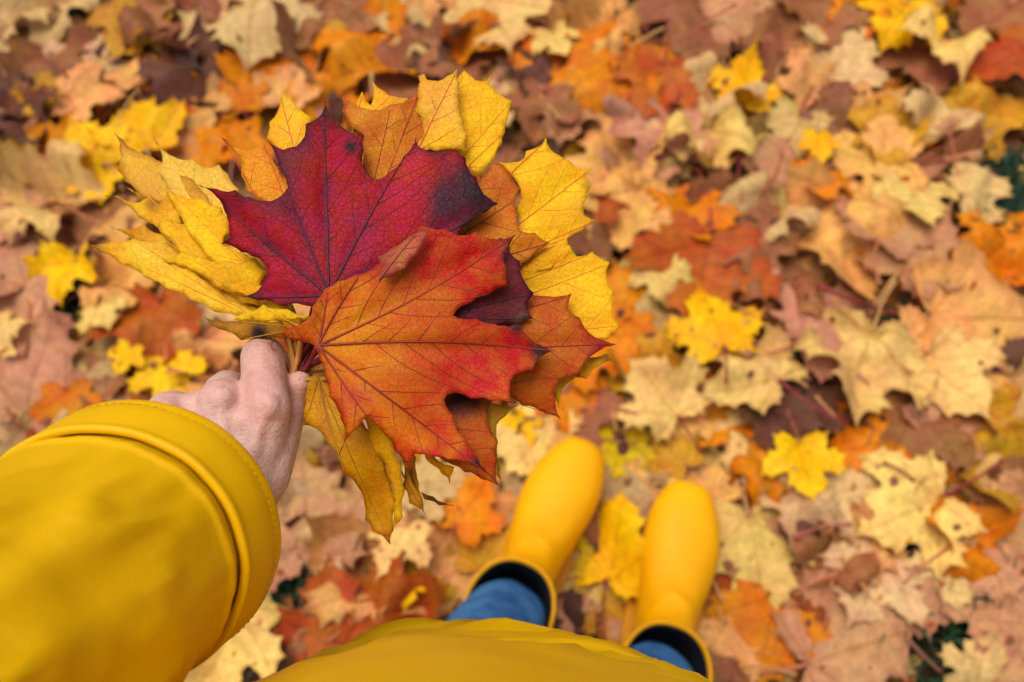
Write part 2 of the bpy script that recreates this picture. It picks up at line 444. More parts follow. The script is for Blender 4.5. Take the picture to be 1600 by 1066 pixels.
def ground_leaf(x, y, size, ang, key, z, shape=None, tilt=None, flip=False, jit=(.90, 1.12), keep=False):
    rng = random.Random(len(GROUND) * 7 + 3)
    for (ax, ay), (bx, by) in (((908, 700), (800, 1010)), ((1073, 765), (1050, 1120))):
        t = max(0, min(1, ((x - ax) * (bx - ax) + (y - ay) * (by - ay)) / ((bx - ax) ** 2 + (by - ay) ** 2)))
        if math.hypot(x - ax - t * (bx - ax), y - ay - t * (by - ay)) < 60 + size * .5 and not keep:   # trodden flat beside the boots
            z = min(z, .034 + .008 * rng.random()); shape = 4 * rng.randrange(6); tilt = (rng.gauss(0, 2), rng.gauss(0, 2))
    p = on_ground(x, y, z); d = to_px(p)[2]
    s = size / 1.42 * d / FPX
    q = on_ground(x + 20 * math.sin(R(ang)), y - 20 * math.cos(R(ang)), z) - p
    rz = math.atan2(q.y, q.x) - math.pi / 2
    tx, ty = tilt if tilt else (rng.gauss(0, 7), rng.gauss(0, 7))
    rot = Matrix.Rotation(rz, 4, 'Z') @ Matrix.Rotation(R(tx), 4, 'X') @ Matrix.Rotation(R(ty + (180 if flip else 0)), 4, 'Y')
    me, sm = SHAPES[shape if shape is not None else rng.randrange(len(SHAPES))]
    root = empty('maple_leaf', (0, 0, 0))
    root.matrix_world = Matrix.Translation(p) @ rot @ Matrix.Scale(s, 4) @ Matrix.Translation((0, -0.40, 0))
    b = bpy.data.objects.new('blade', me); link(b, root)
    c = COL[key][0]; v = rng.uniform(*jit); w = rng.uniform(-.05, .05)
    b.color = (min(1, c[0] * v), max(0, c[1] * v * (1 + w)), max(0, c[2] * v * (1 - 2 * w)), 1)
    t = bpy.data.objects.new('stem', sm); link(t, root)
    sc_ = rng.choice(STEMC); t.color = (*sc_, 1)
    GROUND.append((root, b, t, key))
    return root

# leaves one can pick out in the photograph: x, y, size in pixels, direction of the tip (degrees clockwise from up), colour
PLACED = """
20 45 130 200 S|85 95 135 160 N|85 25 135 190 C|205 50 120 200 K|140 60 120 170 C|280 45 150 160 N|335 40 60 90 K|180 85 60 60 D|165 108 60 20 C
40 190 110 150 D|20 150 110 70 D|305 118 165 20 D|312 178 90 170 B|225 112 80 10 O|205 112 70 350 B|80 148 95 20 K|50 172 90 300 N|140 150 110 80 B
20 240 100 40 K|320 225 130 200 O|285 215 100 330 B|385 220 110 20 O|372 150 95 340 O|120 310 80 120 B|200 345 100 100 B|85 232 110 300 O|145 228 125 330 Y|218 200 135 345 Y
155 285 85 190 Y|65 300 170 300 P|150 345 110 200 N|110 385 120 210 N|28 400 200 330 T|100 428 110 200 Y|185 440 125 60 B|10 520 80 60 P|160 492 70 150 P
240 515 165 195 R|60 585 215 20 T|195 560 60 200 Y|265 588 100 170 Y|330 560 120 150 B|105 640 100 190 O|180 640 110 60 T|165 592 90 100 N|350 470 110 120 C
345 1005 190 200 P|440 1000 120 150 N|410 890 120 200 T|480 805 200 340 T|555 880 190 320 B|520 960 165 350 R|630 952 180 80 R|620 850 110 200 P|700 830 230 300 B
635 922 60 170 Y|735 790 120 40 O|762 865 100 20 K|680 755 120 80 S|590 800 120 200 C
820 685 150 160 P|812 672 80 150 Y|920 640 120 90 N|968 705 105 200 G|985 768 105 20 B|965 815 100 150 N|1010 690 90 20 D|1050 705 95 320 K|1065 665 90 200 B|1050 738 70 40 P
1030 612 140 330 P|1000 560 120 320 K|1115 505 150 340 Y|1168 568 170 300 P|1110 645 140 200 O|1115 758 75 10 B|1168 700 125 200 P|1195 748 110 210 O|1258 728 120 160 Y
1100 425 210 190 R|1080 325 130 20 O|1030 435 105 170 P|970 335 165 200 B|955 245 150 330 B|1035 225 150 200 T|1110 225 135 190 P|1165 130 115 10 Y|1240 208 130 200 S|1280 228 65 180 Y
1320 88 140 40 C|1260 120 110 320 B|1400 30 150 210 Y|1480 68 145 160 P|1285 25 150 200 N|1225 55 130 260 N|1100 40 200 190 N|1160 25 130 70 T
935 115 215 240 O|1022 135 130 200 R|1080 95 100 60 O|780 28 155 170 P|745 60 100 120 O|868 65 75 150 P|835 90 110 260 O|825 118 90 200 D|915 42 150 260 B|1115 150 140 200 S|1055 215 100 20 C
1390 205 130 100 K|1465 180 130 350 C|1370 170 95 60 B|1545 180 140 100 K|1570 95 150 250 R|1550 30 160 240 N|1450 110 130 200 N|1500 222 85 80 T|1490 265 120 20 N|1430 305 130 160 P|1530 298 110 60 C
1365 245 165 270 B|1315 375 245 165 B|1250 315 140 190 S|1285 283 110 200 O|1195 340 140 200 S|1185 395 120 160 N|1435 390 170 30 T|1530 500 260 90 B|1560 385 150 40 O|1450 455 90 190 O
1585 560 80 20 D|1225 480 120 200 N|1300 510 200 70 T|1345 575 190 200 P|1490 590 160 150 P|1565 625 160 200 C|1445 535 120 170 B|1555 725 200 200 K|1478 655 130 60 T|1410 680 170 190 N
1340 700 140 250 O|1290 620 120 20 D|1225 640 130 110 D|1420 800 190 250 P|1505 840 150 60 O|1315 770 140 80 C|1250 795 120 200 C|1300 865 130 10 N|1265 812 90 330 D
1180 870 195 170 P|1200 985 180 190 O|1330 1015 225 60 T|1365 915 150 200 C|1430 930 120 20 T|1485 895 125 170 C|1565 920 190 330 T|1590 810 150 200 T|1145 1020 130 150 B|1530 1045 120 20 C
960 880 125 40 G|955 908 110 200 P|925 965 100 20 T|975 985 110 190 K|1590 1010 140 200 T|1350 860 130 200 B
440 95 160 350 O|470 45 120 200 N|395 40 180 190 C|500 45 110 180 N|590 70 195 20 O|572 25 100 200 N|650 40 120 60 S|685 60 120 90 D|625 118 150 280 N|515 150 120 30 O|450 135 90 20 B|545 75 110 190 K
700 95 120 250 N|800 140 110 330 T|770 160 110 20 S|845 175 120 200 N|880 190 100 200 T|960 485 150 120 O|990 455 120 40 O|1030 512 120 200 S|900 610 130 100 O|940 545 140 120 O|1010 120 90 30 N
1560 1055 90 60 C|1590 650 100 200 K|1380 350 140 20 T|1140 320 120 200 N|1210 250 110 20 T|1350 20 100 60 O|660 10 120 200 B|230 10 120 60 N|340 5 130 200 T|20 330 120 60 T|130 250 90 200 B|50 480 130 40 T|300 640 120 40 B|520 850 100 80 C
"""
def place_leaves():
    k = 0
    for line in PLACED.strip().split('\n'):
        for it in line.split('|'):
            a = it.split(); k += 1
            x, y, s, an = map(float, a[:4])
            # leaves that read large and clear lie on top
            zz = 0.044 + 0.020 * rng.random() + (0.018 if a[4] in 'YPGR' else 0.0)
            ground_leaf(x, y, s * 1.10, an + rng.uniform(-12, 12), a[4], zz)
    for i in range(190):
        x, y = rng.uniform(-40, 1640), rng.uniform(-30, 1100)
        if any(math.hypot(x - gx, y - gy) < gr + 50 for gx, gy, gr in GAPS): continue
        key = rng.choice('TTTNNNNDDBBKCCOORRSP')
        ground_leaf(x, y, rng.uniform(100, 185), rng.uniform(0, 360), key, 0.022 + 0.018 * rng.random(), tilt=(rng.gauss(0, 9), rng.gauss(0, 9)), flip=rng.random() < .4, jit=(.58, .98))
place_leaves()

# the deep litter below and around: nobody could count it
def litter():
    tv, tf, tu, te = [], [], [], []
    for k in range(6):
        poly = template(200 + k, 1); P, F = fill(poly, 0.22, k)
        z = curl(P, 500 + k, 1.0); e = seg_dist(P, poly, np.roll(poly, -1, 0))
        tv.append(np.column_stack([P, z - z.mean()])); tf.append(np.array(F)); tu.append(P); te.append(e)
    keys = 'TTTTTNNNNDDBBBBKKCCCOORPPYS'
    V, F, U, E, C = [], [], [], [], []; off = 0
    n = 6200
    for i in range(n):
        if i < 2600: x, y = nrg.uniform(-1.1, 1.1), nrg.uniform(-.5, 1.6)
        else:
            a, q = nrg.uniform(0, 6.283), 4.2 * math.sqrt(nrg.uniform(0, 1)); x, y = q * math.cos(a), .4 + q * math.sin(a)
        s = nrg.uniform(.05, .095)
        if any((x - c.x) ** 2 + (y - c.y) ** 2 < (r + s * 0.55) ** 2 for c, r in GAPW): continue
        k = i % 6
        zz = nrg.uniform(.004, .020) if (abs(x) < 1.15 and -.55 < y < 1.65) else nrg.uniform(.004, .05)
        rot = Matrix.Rotation(nrg.uniform(0, 6.283), 3, 'Z') @ Matrix.Rotation(nrg.normal(0, .16), 3, 'X') @ Matrix.Rotation(nrg.normal(0, .16), 3, 'Y')
        m = np.array(rot) * s
        w = tv[k] @ m.T + np.array([x, y, zz]); w[:, 2] = np.maximum(w[:, 2], .003 + .0004 * (i % 5))
        V.append(w); F.append(tf[k] + off); U.append(tu[k]); E.append(te[k]); off += len(w)
        c = np.array(COL[keys[nrg.integers(len(keys))]][0]) * nrg.uniform(.55, .95)  # tones lowered to imitate shade in the gaps between leaves
        C.append(np.tile(c, (len(w), 1)))
    V = np.concatenate(V); F = np.concatenate(F)
    o = mesh_obj('leaf_litter', V.tolist(), F.tolist(), M_LITTER)
    set_attrs(o.data, np.concatenate(U), np.concatenate(E), np.concatenate(C))
    tag(o, 'deep bed of mixed brown and tan leaf litter beneath the single leaves', 'leaf litter', kind='stuff')
litter()

# ------------------------------------------------------------------ the bunch of leaves in the hand
GRIP = (462, 583)
def hero(outline, base, d0, col, edge_col, label, veins=(), vein_col=(0.2, 0.03, 0.02), blobs=(), gx=0.0, gy=0.0, bulge=0.003, edge_w=16, halo=None, seed=0,
         vein_r=0.00048, stem_col=(0.16, 0.02, 0.03), stem=True, name='maple_leaf', parent=None, bend=0.0, secondary=True, tipfold=0.0):
    """one leaf of the bunch: outline in pixels of the photograph, laid on its own curved sheet at distance d0 (m)"""
    r = np.random.default_rng(seed + 77)
    ring = []
    n = len(outline)
    oa = np.array(outline, float); turn = np.sign((oa[:, 0] * np.roll(oa[:, 1], -1) - np.roll(oa[:, 0], -1) * oa[:, 1]).sum())
    for i in range(n):
        a, b = np.array(outline[i], float), np.array(outline[(i + 1) % n], float)
        L = np.hypot(*(b - a)); m = max(1, int(L / 8)); ring.append(a)
        nn = np.array([-(b - a)[1], (b - a)[0]]) / max(L, 1e-6)
        for k in range(1, m): ring.append(a + (b - a) * k / m + nn * (turn * min(.085 * L, 3.2) * math.sin(math.pi * k / m) * (1 if L < 60 else 0) + r.normal(0, .8)))
    poly = np.array(ring)
    P, F = fill(poly, 8.0, seed)
    base = np.array(base, float)
    tips = [np.array(v, float) for v in veins]
    ctr = poly.mean(0)
    A = np.array([base] * len(tips)) if len(tips) else np.array([base]); B = np.array(tips) if len(tips) else np.array([ctr])
    ph = r.uniform(0, 6.28, 6); fq = r.uniform(.012, .030, (6, 2)) * r.choice([-1, 1], (6, 2))
    span = max(np.ptp(poly[:, 0]), np.ptp(poly[:, 1]))
    def depth(Q):
        Q = np.atleast_2d(Q)
        d = d0 + (gx * (Q[:, 0] - base[0]) + gy * (base[1] - Q[:, 1])) / 100.0
        for k in range(6): d = d + bulge * 0.30 * np.sin(Q @ fq[k] + ph[k])
        vd = seg_dist(Q, A, B)
        d = d + bulge * 0.55 * np.exp(-(vd / 16.0) ** 2)
        rr = np.hypot(*(Q - ctr).T) / span
        return d + bend * rr ** 2
    pos = [at(x, y, d) for (x, y), d in zip(P, depth(P))]
    e = seg_dist(P, poly, np.roll(poly, -1, 0)); vd = seg_dist(P, A, B)
    c = np.tile(np.array(col, float), (len(P), 1))
    def mixin(c, w, k): return c * (1 - w[:, None]) + np.array(k, float) * w[:, None]
    wob = np.array([mnoise.noise(Vector((x * .03, y * .03, seed * 3.1))) for x, y in P])
    wo2 = np.array([mnoise.noise(Vector((x * .011, y * .011, seed * 1.7 + 9))) for x, y in P])
    c = mixin(c, np.clip(np.exp(-(e / edge_w)) * (0.9 + 1.3 * wob) + 0.75 * wo2 + 0.30 * wob, 0, 1), edge_col)
    if halo: c = mixin(c, np.clip(np.exp(-(vd / halo[1])) * (.75 + .9 * wob), 0, 1), halo[0])
    for bx, by, br, bc, bw in blobs:
        q = np.hypot(P[:, 0] - bx, P[:, 1] - by) / br
        c = mixin(c, np.clip(bw * (1.5 if sum(bc) < .1 else 1.1) * np.exp(-q ** 2) * (1 + .6 * wob), 0, 1), bc)
    c = mixin(c, np.clip(np.exp(-(e / 2.2)) * .35, 0, 1), np.array(edge_col) * .45)
    if parent is None:
        root = empty(name, at(*base, d0)); tag(root, label, 'leaf', 'leaves held in the bunch')
    else: root = parent
    org = root.location
    me_o = mesh_obj('blade' if parent is None else name, [p - org for p in pos], F, M_HERO, root)
    set_attrs(me_o.data, P / 100.0 + r.uniform(0, 9), None, np.clip(c, 0, 1))
    so = me_o.modifiers.new('thickness', 'SOLIDIFY'); so.thickness = 0.00035; so.offset = 0
    # raised veins: main ribs and their side branches, lying on the sheet
    vs, fs = [], []
    tree = BVHTree.FromPolygons(pos, F)
    def add(line, r0, r1):
        L = np.array(line); dd = depth(L); pts = []
        for (x, y), d in zip(L, dd):
            ray = (at(x, y, 1.0) - EYE).normalized(); hit = tree.ray_cast(EYE, ray)[0]
            pts.append((hit if hit is not None else at(x, y, d)) - ray * (.00018 + r0 * .30) - org)
        v, f = tube(pts, [r0 + (r1 - r0) * i / (len(pts) - 1) for i in range(len(pts))], 5, False)
        k = len(vs); vs.extend(v); fs.extend([tuple(i + k for i in q) for q in f])
    for i, tip in enumerate(tips):
        d = tip - base; L = np.hypot(*d)
        if L < 12: continue
        nn = np.array([-d[1], d[0]]) / L; bow = r.uniform(-.03, .03) * L
        main = [base + d * t + nn * bow * math.sin(math.pi * t) for t in np.linspace(0, .985, max(4, int(L / 9)))]
        ok = inside(np.array(main), poly); ok[0] = True
        run = [m for m, q in zip(main, ok) if q]
        if len(run) >= 3: add(run, vein_r, vein_r * .32)
        if not secondary: continue
        u = d / L
        t = 0.16 + r.uniform(0, .05)
        side = 1
        while t < .93:
            side = -side
            a = side * R(r.uniform(36, 50)); st = base + d * t + nn * bow * math.sin(math.pi * t)
            line = [st]; cur = st.copy(); ang = math.atan2(u[1], u[0]) + a
            for k in range(26):
                ang -= side * R(1.5) * (1 if r.random() < .85 else -2)
                cur = cur + 6.5 * np.array([math.cos(ang), math.sin(ang)])
                q = cur[None, :]
                if not inside(q, poly)[0]: break
                own = seg_dist(q, A[i:i + 1], B[i:i + 1])[0]
                oth = seg_dist(q, np.delete(A, i, 0), np.delete(B, i, 0))[0] if len(A) > 1 else 1e9
                if own > oth * 1.15 + 6: break
                line.append(cur.copy())
            if len(line) >= 4: add(line, vein_r * .36, vein_r * .14)
            t += r.uniform(.07, .12) * (200 / max(L, 120)) ** .6
    if vs:
        vo = mesh_obj('veins', vs, fs, M_VEIN, root if parent is None else me_o); vo.color = (*vein_col, 1)
    if stem and parent is None:
        b0 = at(*base, float(depth(base[None])[0]) + .0006)
        gp = at(GRIP[0] + r.uniform(-9, 9), GRIP[1] + r.uniform(-9, 12), .404 + r.uniform(-.004, .006))
        en = at(398 + r.uniform(-14, 14), 668 + r.uniform(-14, 14), .412 + r.uniform(-.004, .004))
        mid = b0.lerp(gp, .5) + Vector((0, 0, -.002))
        pts = []
        ctl = [b0, mid, gp, gp.lerp(en, .5), en]
        for i in range(4):
            for t in (0, .33, .66): pts.append(ctl[i].lerp(ctl[i + 1], t) - org)
        pts.append(en - org)
        v, f = tube(pts, [.0017] + [.00115] * (len(pts) - 3) + [.0014, .0020], 7)
        so_ = mesh_obj('stem', v, f, M_STEM, root); so_.color = (*stem_col, 1)
    return root, me_o

YEL, YED = lin(254, 200, 4), lin(250, 182, 4)
PALEY = lin(252, 208, 78); OCH = lin(220, 158, 6); OCD = lin(190, 124, 6); ORG = lin(222, 132, 18); ORD = lin(196, 96, 18)
CRIM, CRD = lin(178, 4, 32), lin(92, 8, 26); REDV = lin(176, 70, 26); DARK = (0.020, 0.010, 0.014)
RV = lin(150, 44, 22)

CRIMSON = [(506, 150), (512, 172), (530, 195), (552, 208), (569, 212), (568, 235), (570, 264), (587, 281), (610, 268), (630, 245), (650, 214), (655, 230), (668, 236), (690, 234), (712, 233),
    (728, 247), (732, 265), (745, 277), (750, 293), (765, 310), (779, 318), (760, 331), (735, 346), (716, 366), (690, 400), (640, 440), (600, 462), (560, 482), (530, 492), (505, 486),
    (480, 478), (440, 478), (405, 470), (376, 464), (395, 459), (408, 448), (419, 428), (417, 416), (395, 401), (377, 394), (346, 381), (359, 372), (358, 359), (350, 328), (337, 306), (306, 288),
    (337, 295), (368, 297), (390, 308), (412, 314), (434, 310), (450, 293), (447, 280), (434, 258), (430, 242), (417, 218), (434, 231), (452, 231), (470, 222), (478, 194), (496, 185), (507, 169)]
hero(CRIMSON, (514, 462), .384, CRIM, CRD, 'deep crimson maple leaf with dark veins at the heart of the bunch', [(506, 156), (308, 289), (776, 317), (378, 464), (649, 217), (418, 220)],
     (0.035, 0.006, 0.016), [(545, 330, 40, lin(170, 28, 50), .5), (735, 290, 45, DARK, .75), (700, 320, 40, (0.05, .012, .03), .7), (508, 160, 14, DARK, .9), (392, 462, 22, DARK, .8), (312, 290, 14, DARK, .9),
      (640, 262, 34, lin(196, 44, 36), .6), (610, 300, 40, lin(186, 30, 44), .6), (425, 320, 34, lin(120, 40, 52), .6), (455, 250, 26, lin(110, 42, 44), .7), (480, 420, 60, lin(140, 22, 58), .5), (548, 228, 10, DARK, .8), (430, 445, 30, lin(176, 18, 40), .7), (420, 222, 10, DARK, .7), (560, 400, 50, lin(150, 26, 56), .5)],
     gx=.0003, gy=.004, bulge=.0032, edge_w=9, halo=(lin(92, 22, 52), 10), seed=1, vein_r=.00055)

FRONT = [(429, 522), (454, 511), (481, 499), (488, 479), (506, 452), (528, 439), (555, 430), (587, 416), (620, 386), (659, 353), (696, 357), (718, 368), (743, 362), (769, 373), (806, 367), (795, 383), (787, 394),
    (792, 420), (793, 448), (762, 461), (731, 475), (708, 493), (744, 498), (771, 506), (812, 506), (828, 529), (848, 541), (872, 549), (843, 558), (832, 578), (803, 587), (797, 605), (799, 630), (771, 627), (735, 623), (708, 614),
    (694, 625), (708, 650), (726, 686), (748, 716), (759, 739), (731, 724), (699, 718), (672, 713), (648, 709), (641, 738), (618, 704), (596, 673), (573, 652), (562, 668), (546, 682), (529, 712), (538, 691), (533, 655), (515, 619), (506, 587), (499, 560),
    (492, 540), (470, 534), (448, 528)]
fr, fo = hero(FRONT, (497, 540), .372, lin(214, 120, 2), lin(186, 44, 10), 'large orange and red maple leaf lying frontmost in the bunch', [(804, 369), (868, 549), (756, 736), (530, 708), (640, 734), (512, 456), (560, 433), (434, 522)],
     lin(140, 40, 16), [(560, 530, 70, lin(216, 136, 4), .8), (600, 580, 50, lin(216, 134, 8), .7), (600, 650, 36, lin(224, 130, 20), .6), (680, 415, 70, lin(184, 44, 12), .85), (745, 405, 65, lin(186, 36, 14), .9), (730, 555, 80, lin(188, 48, 16), .85), (755, 600, 55, lin(200, 40, 34), .8), (640, 600, 60, lin(204, 84, 30), .6),
      (805, 545, 50, lin(184, 44, 14), .85), (560, 620, 26, lin(196, 60, 46), .6), (625, 470, 45, lin(188, 92, 12), .5), (600, 690, 40, lin(206, 92, 20), .6), (690, 690, 34, lin(206, 70, 30), .5), (858, 548, 24, DARK, 1.3), (800, 370, 20, (0.08, .03, .03), .7), (752, 730, 16, DARK, 1.0), (533, 700, 12, DARK, .6), (808, 508, 14, DARK, .7), (795, 400, 16, lin(90, 40, 36), .6), (510, 470, 40, lin(190, 70, 16), .6), (450, 520, 26, lin(190, 60, 16), .7), (640, 520, 50, lin(196, 100, 14), .5)],
     gx=.0012, gy=.0035, bulge=.0045, edge_w=24, halo=(lin(170, 34, 10), 5), seed=2, vein_r=.00062, stem_col=lin(150, 20, 48))
hero([(590, 401), (612, 388), (637, 372), (659, 353), (669, 366), (660, 384), (652, 397), (634, 419), (612, 430), (592, 441), (594, 420)], (592, 438), .3705, lin(206, 122, 78), lin(168, 70, 46), '', [(655, 360)], lin(140, 50, 34), gx=.002, gy=.004, bulge=.001, seed=3, parent=fr, name='folded_lobe', edge_w=8)

RUST = [(520, 545), (600, 452), (700, 420), (780, 430), (818, 452), (852, 463), (893, 459), (888, 484), (906, 497), (920, 520), (940, 531), (963, 538), (938, 547), (915, 565), (906, 589), (875, 594), (868, 619), (877, 656), (852, 646), (816, 634),
    (790, 618), (766, 630), (762, 652), (767, 673), (778, 691), (776, 722), (780, 760), (753, 749), (726, 738), (706, 726), (640, 690), (560, 610)]
hero(RUST, (530, 545), .388, lin(196, 102, 14), lin(184, 70, 26), 'rusty orange maple leaf behind the front leaf, pointing right', [(958, 538), (874, 652), (778, 755), (890, 462)], lin(120, 34, 22),
     [(940, 538, 26, lin(170, 40, 40), .7), (722, 628, 26, DARK, 1.3), (850, 600, 40, lin(190, 96, 20), .6), (740, 680, 40, lin(190, 88, 24), .6)], gx=.0008, gy=.003, bulge=.003, seed=4)
PURPLE = [(540, 520), (640, 450), (720, 400), (782, 372), (800, 374), (797, 395), (812, 408), (820, 440), (834, 458), (824, 480), (832, 498), (806, 508), (762, 512), (700, 520), (640, 530)]
hero(PURPLE, (545, 520), .3795, lin(112, 30, 40), lin(70, 22, 36), 'dark purple maple leaf half hidden under the front leaf', [(830, 460), (800, 380), (828, 498)], (0.03, 0.006, 0.014), [(800, 420, 30, lin(140, 50, 44), .6), (740, 490, 40, lin(104, 26, 36), .5), (815, 500, 16, lin(120, 90, 60), .5)], gx=.0012, gy=.0035, bulge=.0015, seed=5)
LOBES = [(560, 470), (650, 380), (700, 340), (735, 300), (749, 284), (758, 268), (769, 254), (783, 256), (797, 270), (813, 295), (806, 313), (808, 338), (812, 360), (836, 364), (860, 379), (845, 390), (831, 402), (811, 419), (800, 440), (740, 450), (660, 470)]
hero(LOBES, (565, 468), .396, ORG, ORD, 'burnt orange maple leaf peeping out right of the crimson leaf', [(770, 258), (858, 380), (806, 312)], lin(120, 50, 18), [(780, 290, 40, lin(196, 100, 14), .8), (775, 345, 40, lin(206, 118, 18), .7), (820, 385, 26, lin(210, 124, 18), .7)], gx=.0006, gy=.0035, bulge=.003, seed=6)
TOPO = [(535, 150), (559, 167), (582, 172), (612, 163), (637, 156), (657, 138), (690, 170), (694, 235), (660, 300), (612, 330), (570, 420), (524, 476), (505, 430), (536, 330), (566, 280), (568, 211), (546, 200), (535, 174)]
hero(TOPO, (522, 470), .395, lin(224, 138, 22), ORD, 'orange maple leaf standing up behind the crimson leaf top', [(610, 168), (540, 156), (655, 145), (690, 200)], lin(150, 56, 20), [(590, 190, 30, lin(208, 116, 30), .7), (650, 190, 28, lin(200, 112, 16), .8), (560, 180, 20, lin(220, 140, 40), .6)], gx=0, gy=.004, bulge=.003, seed=7)
Y1 = [(718, 119), (725, 110), (736, 119), (751, 127), (760, 127), (767, 118), (763, 131), (773, 141), (800, 158), (796, 174), (793, 186), (789, 207), (784, 225), (773, 247), (762, 259), (751, 279), (740, 269), (725, 260), (700, 300), (620, 400), (560, 470), (540, 460), (620, 320), (660, 230), (690, 160)]
hero(Y1, (545, 468), .400, YEL, YED, 'bright yellow maple leaf at the very top of the bunch', [(725, 114), (797, 160), (752, 275), (790, 205)], lin(232, 150, 10), [(770, 190, 40, lin(248, 196, 8), .7), (730, 150, 20, lin(238, 176, 10), .6)], gx=0, gy=.004, bulge=.0025, seed=8, stem_col=lin(206, 150, 60))
Y1B = [(654, 119), (663, 116), (667, 125), (685, 127), (699, 119), (714, 108), (718, 130), (717, 160), (724, 190), (730, 215), (729, 242), (710, 234), (688, 236), (664, 236), (640, 300), (560, 450), (545, 440), (620, 300), (654, 222), (663, 207), (650, 174), (651, 145)]
hero(Y1B, (552, 446), .3935, lin(246, 186, 50), lin(240, 168, 14), 'yellow orange maple leaf lobe with red midrib below the topmost leaf', [(713, 112), (658, 122), (727, 236)], lin(206, 84, 40), [(690, 160, 40, lin(246, 184, 62), .8), (700, 220, 24, YEL, .8)], gx=0, gy=.004, bulge=.0025, seed=9, stem_col=lin(190, 100, 60))
SMALLY = [(566, 143), (571, 158), (580, 165), (581, 126), (590, 137), (601, 143), (615, 151), (638, 153), (642, 175), (610, 260), (560, 380), (530, 450), (516, 440), (540, 330), (550, 200), (557, 161)]
hero(SMALLY, (522, 446), .4035, lin(244, 178, 40), YED, 'small pointed yellow maple leaf tips behind the orange top leaf', [(583, 130), (566, 147), (635, 154)], lin(206, 90, 40), gx=0, gy=.004, bulge=.002, seed=10, stem_col=lin(190, 120, 60))
L1 = [(441, 142), (446, 150), (454, 154), (470, 172), (484, 182), (495, 185), (482, 196), (500, 260), (520, 380), (510, 450), (490, 450), (460, 330), (440, 250), (434, 235), (417, 216), (421, 191), (434, 174), (437, 156)]
hero(L1, (503, 446), .396, lin(246, 190, 44), YED, 'yellow maple leaf with red rib just left of the crimson tip', [(438, 150), (492, 185), (420, 215)], lin(200, 90, 40), [(470, 180, 18, YEL, .8)], gx=-.001, gy=.004, bulge=.002, seed=11, stem_col=lin(190, 120, 60))
L2 = [(345, 214), (356, 226), (368, 231), (395, 233), (412, 221), (425, 244), (434, 262), (460, 300), (500, 400), (505, 450), (485, 455), (450, 390), (425, 330), (399, 308), (384, 297), (377, 275), (375, 253), (366, 236)]
hero(L2, (497, 450), .3915, lin(240, 164, 24), lin(228, 140, 16), 'orange yellow maple leaf between the crimson leaf and yellow fan', [(350, 218), (412, 224), (380, 292)], lin(190, 80, 30), [(350, 220, 14, lin(110, 40, 30), .9), (415, 285, 30, lin(238, 150, 20), .7)], gx=-.001, gy=.004, bulge=.002, seed=12)

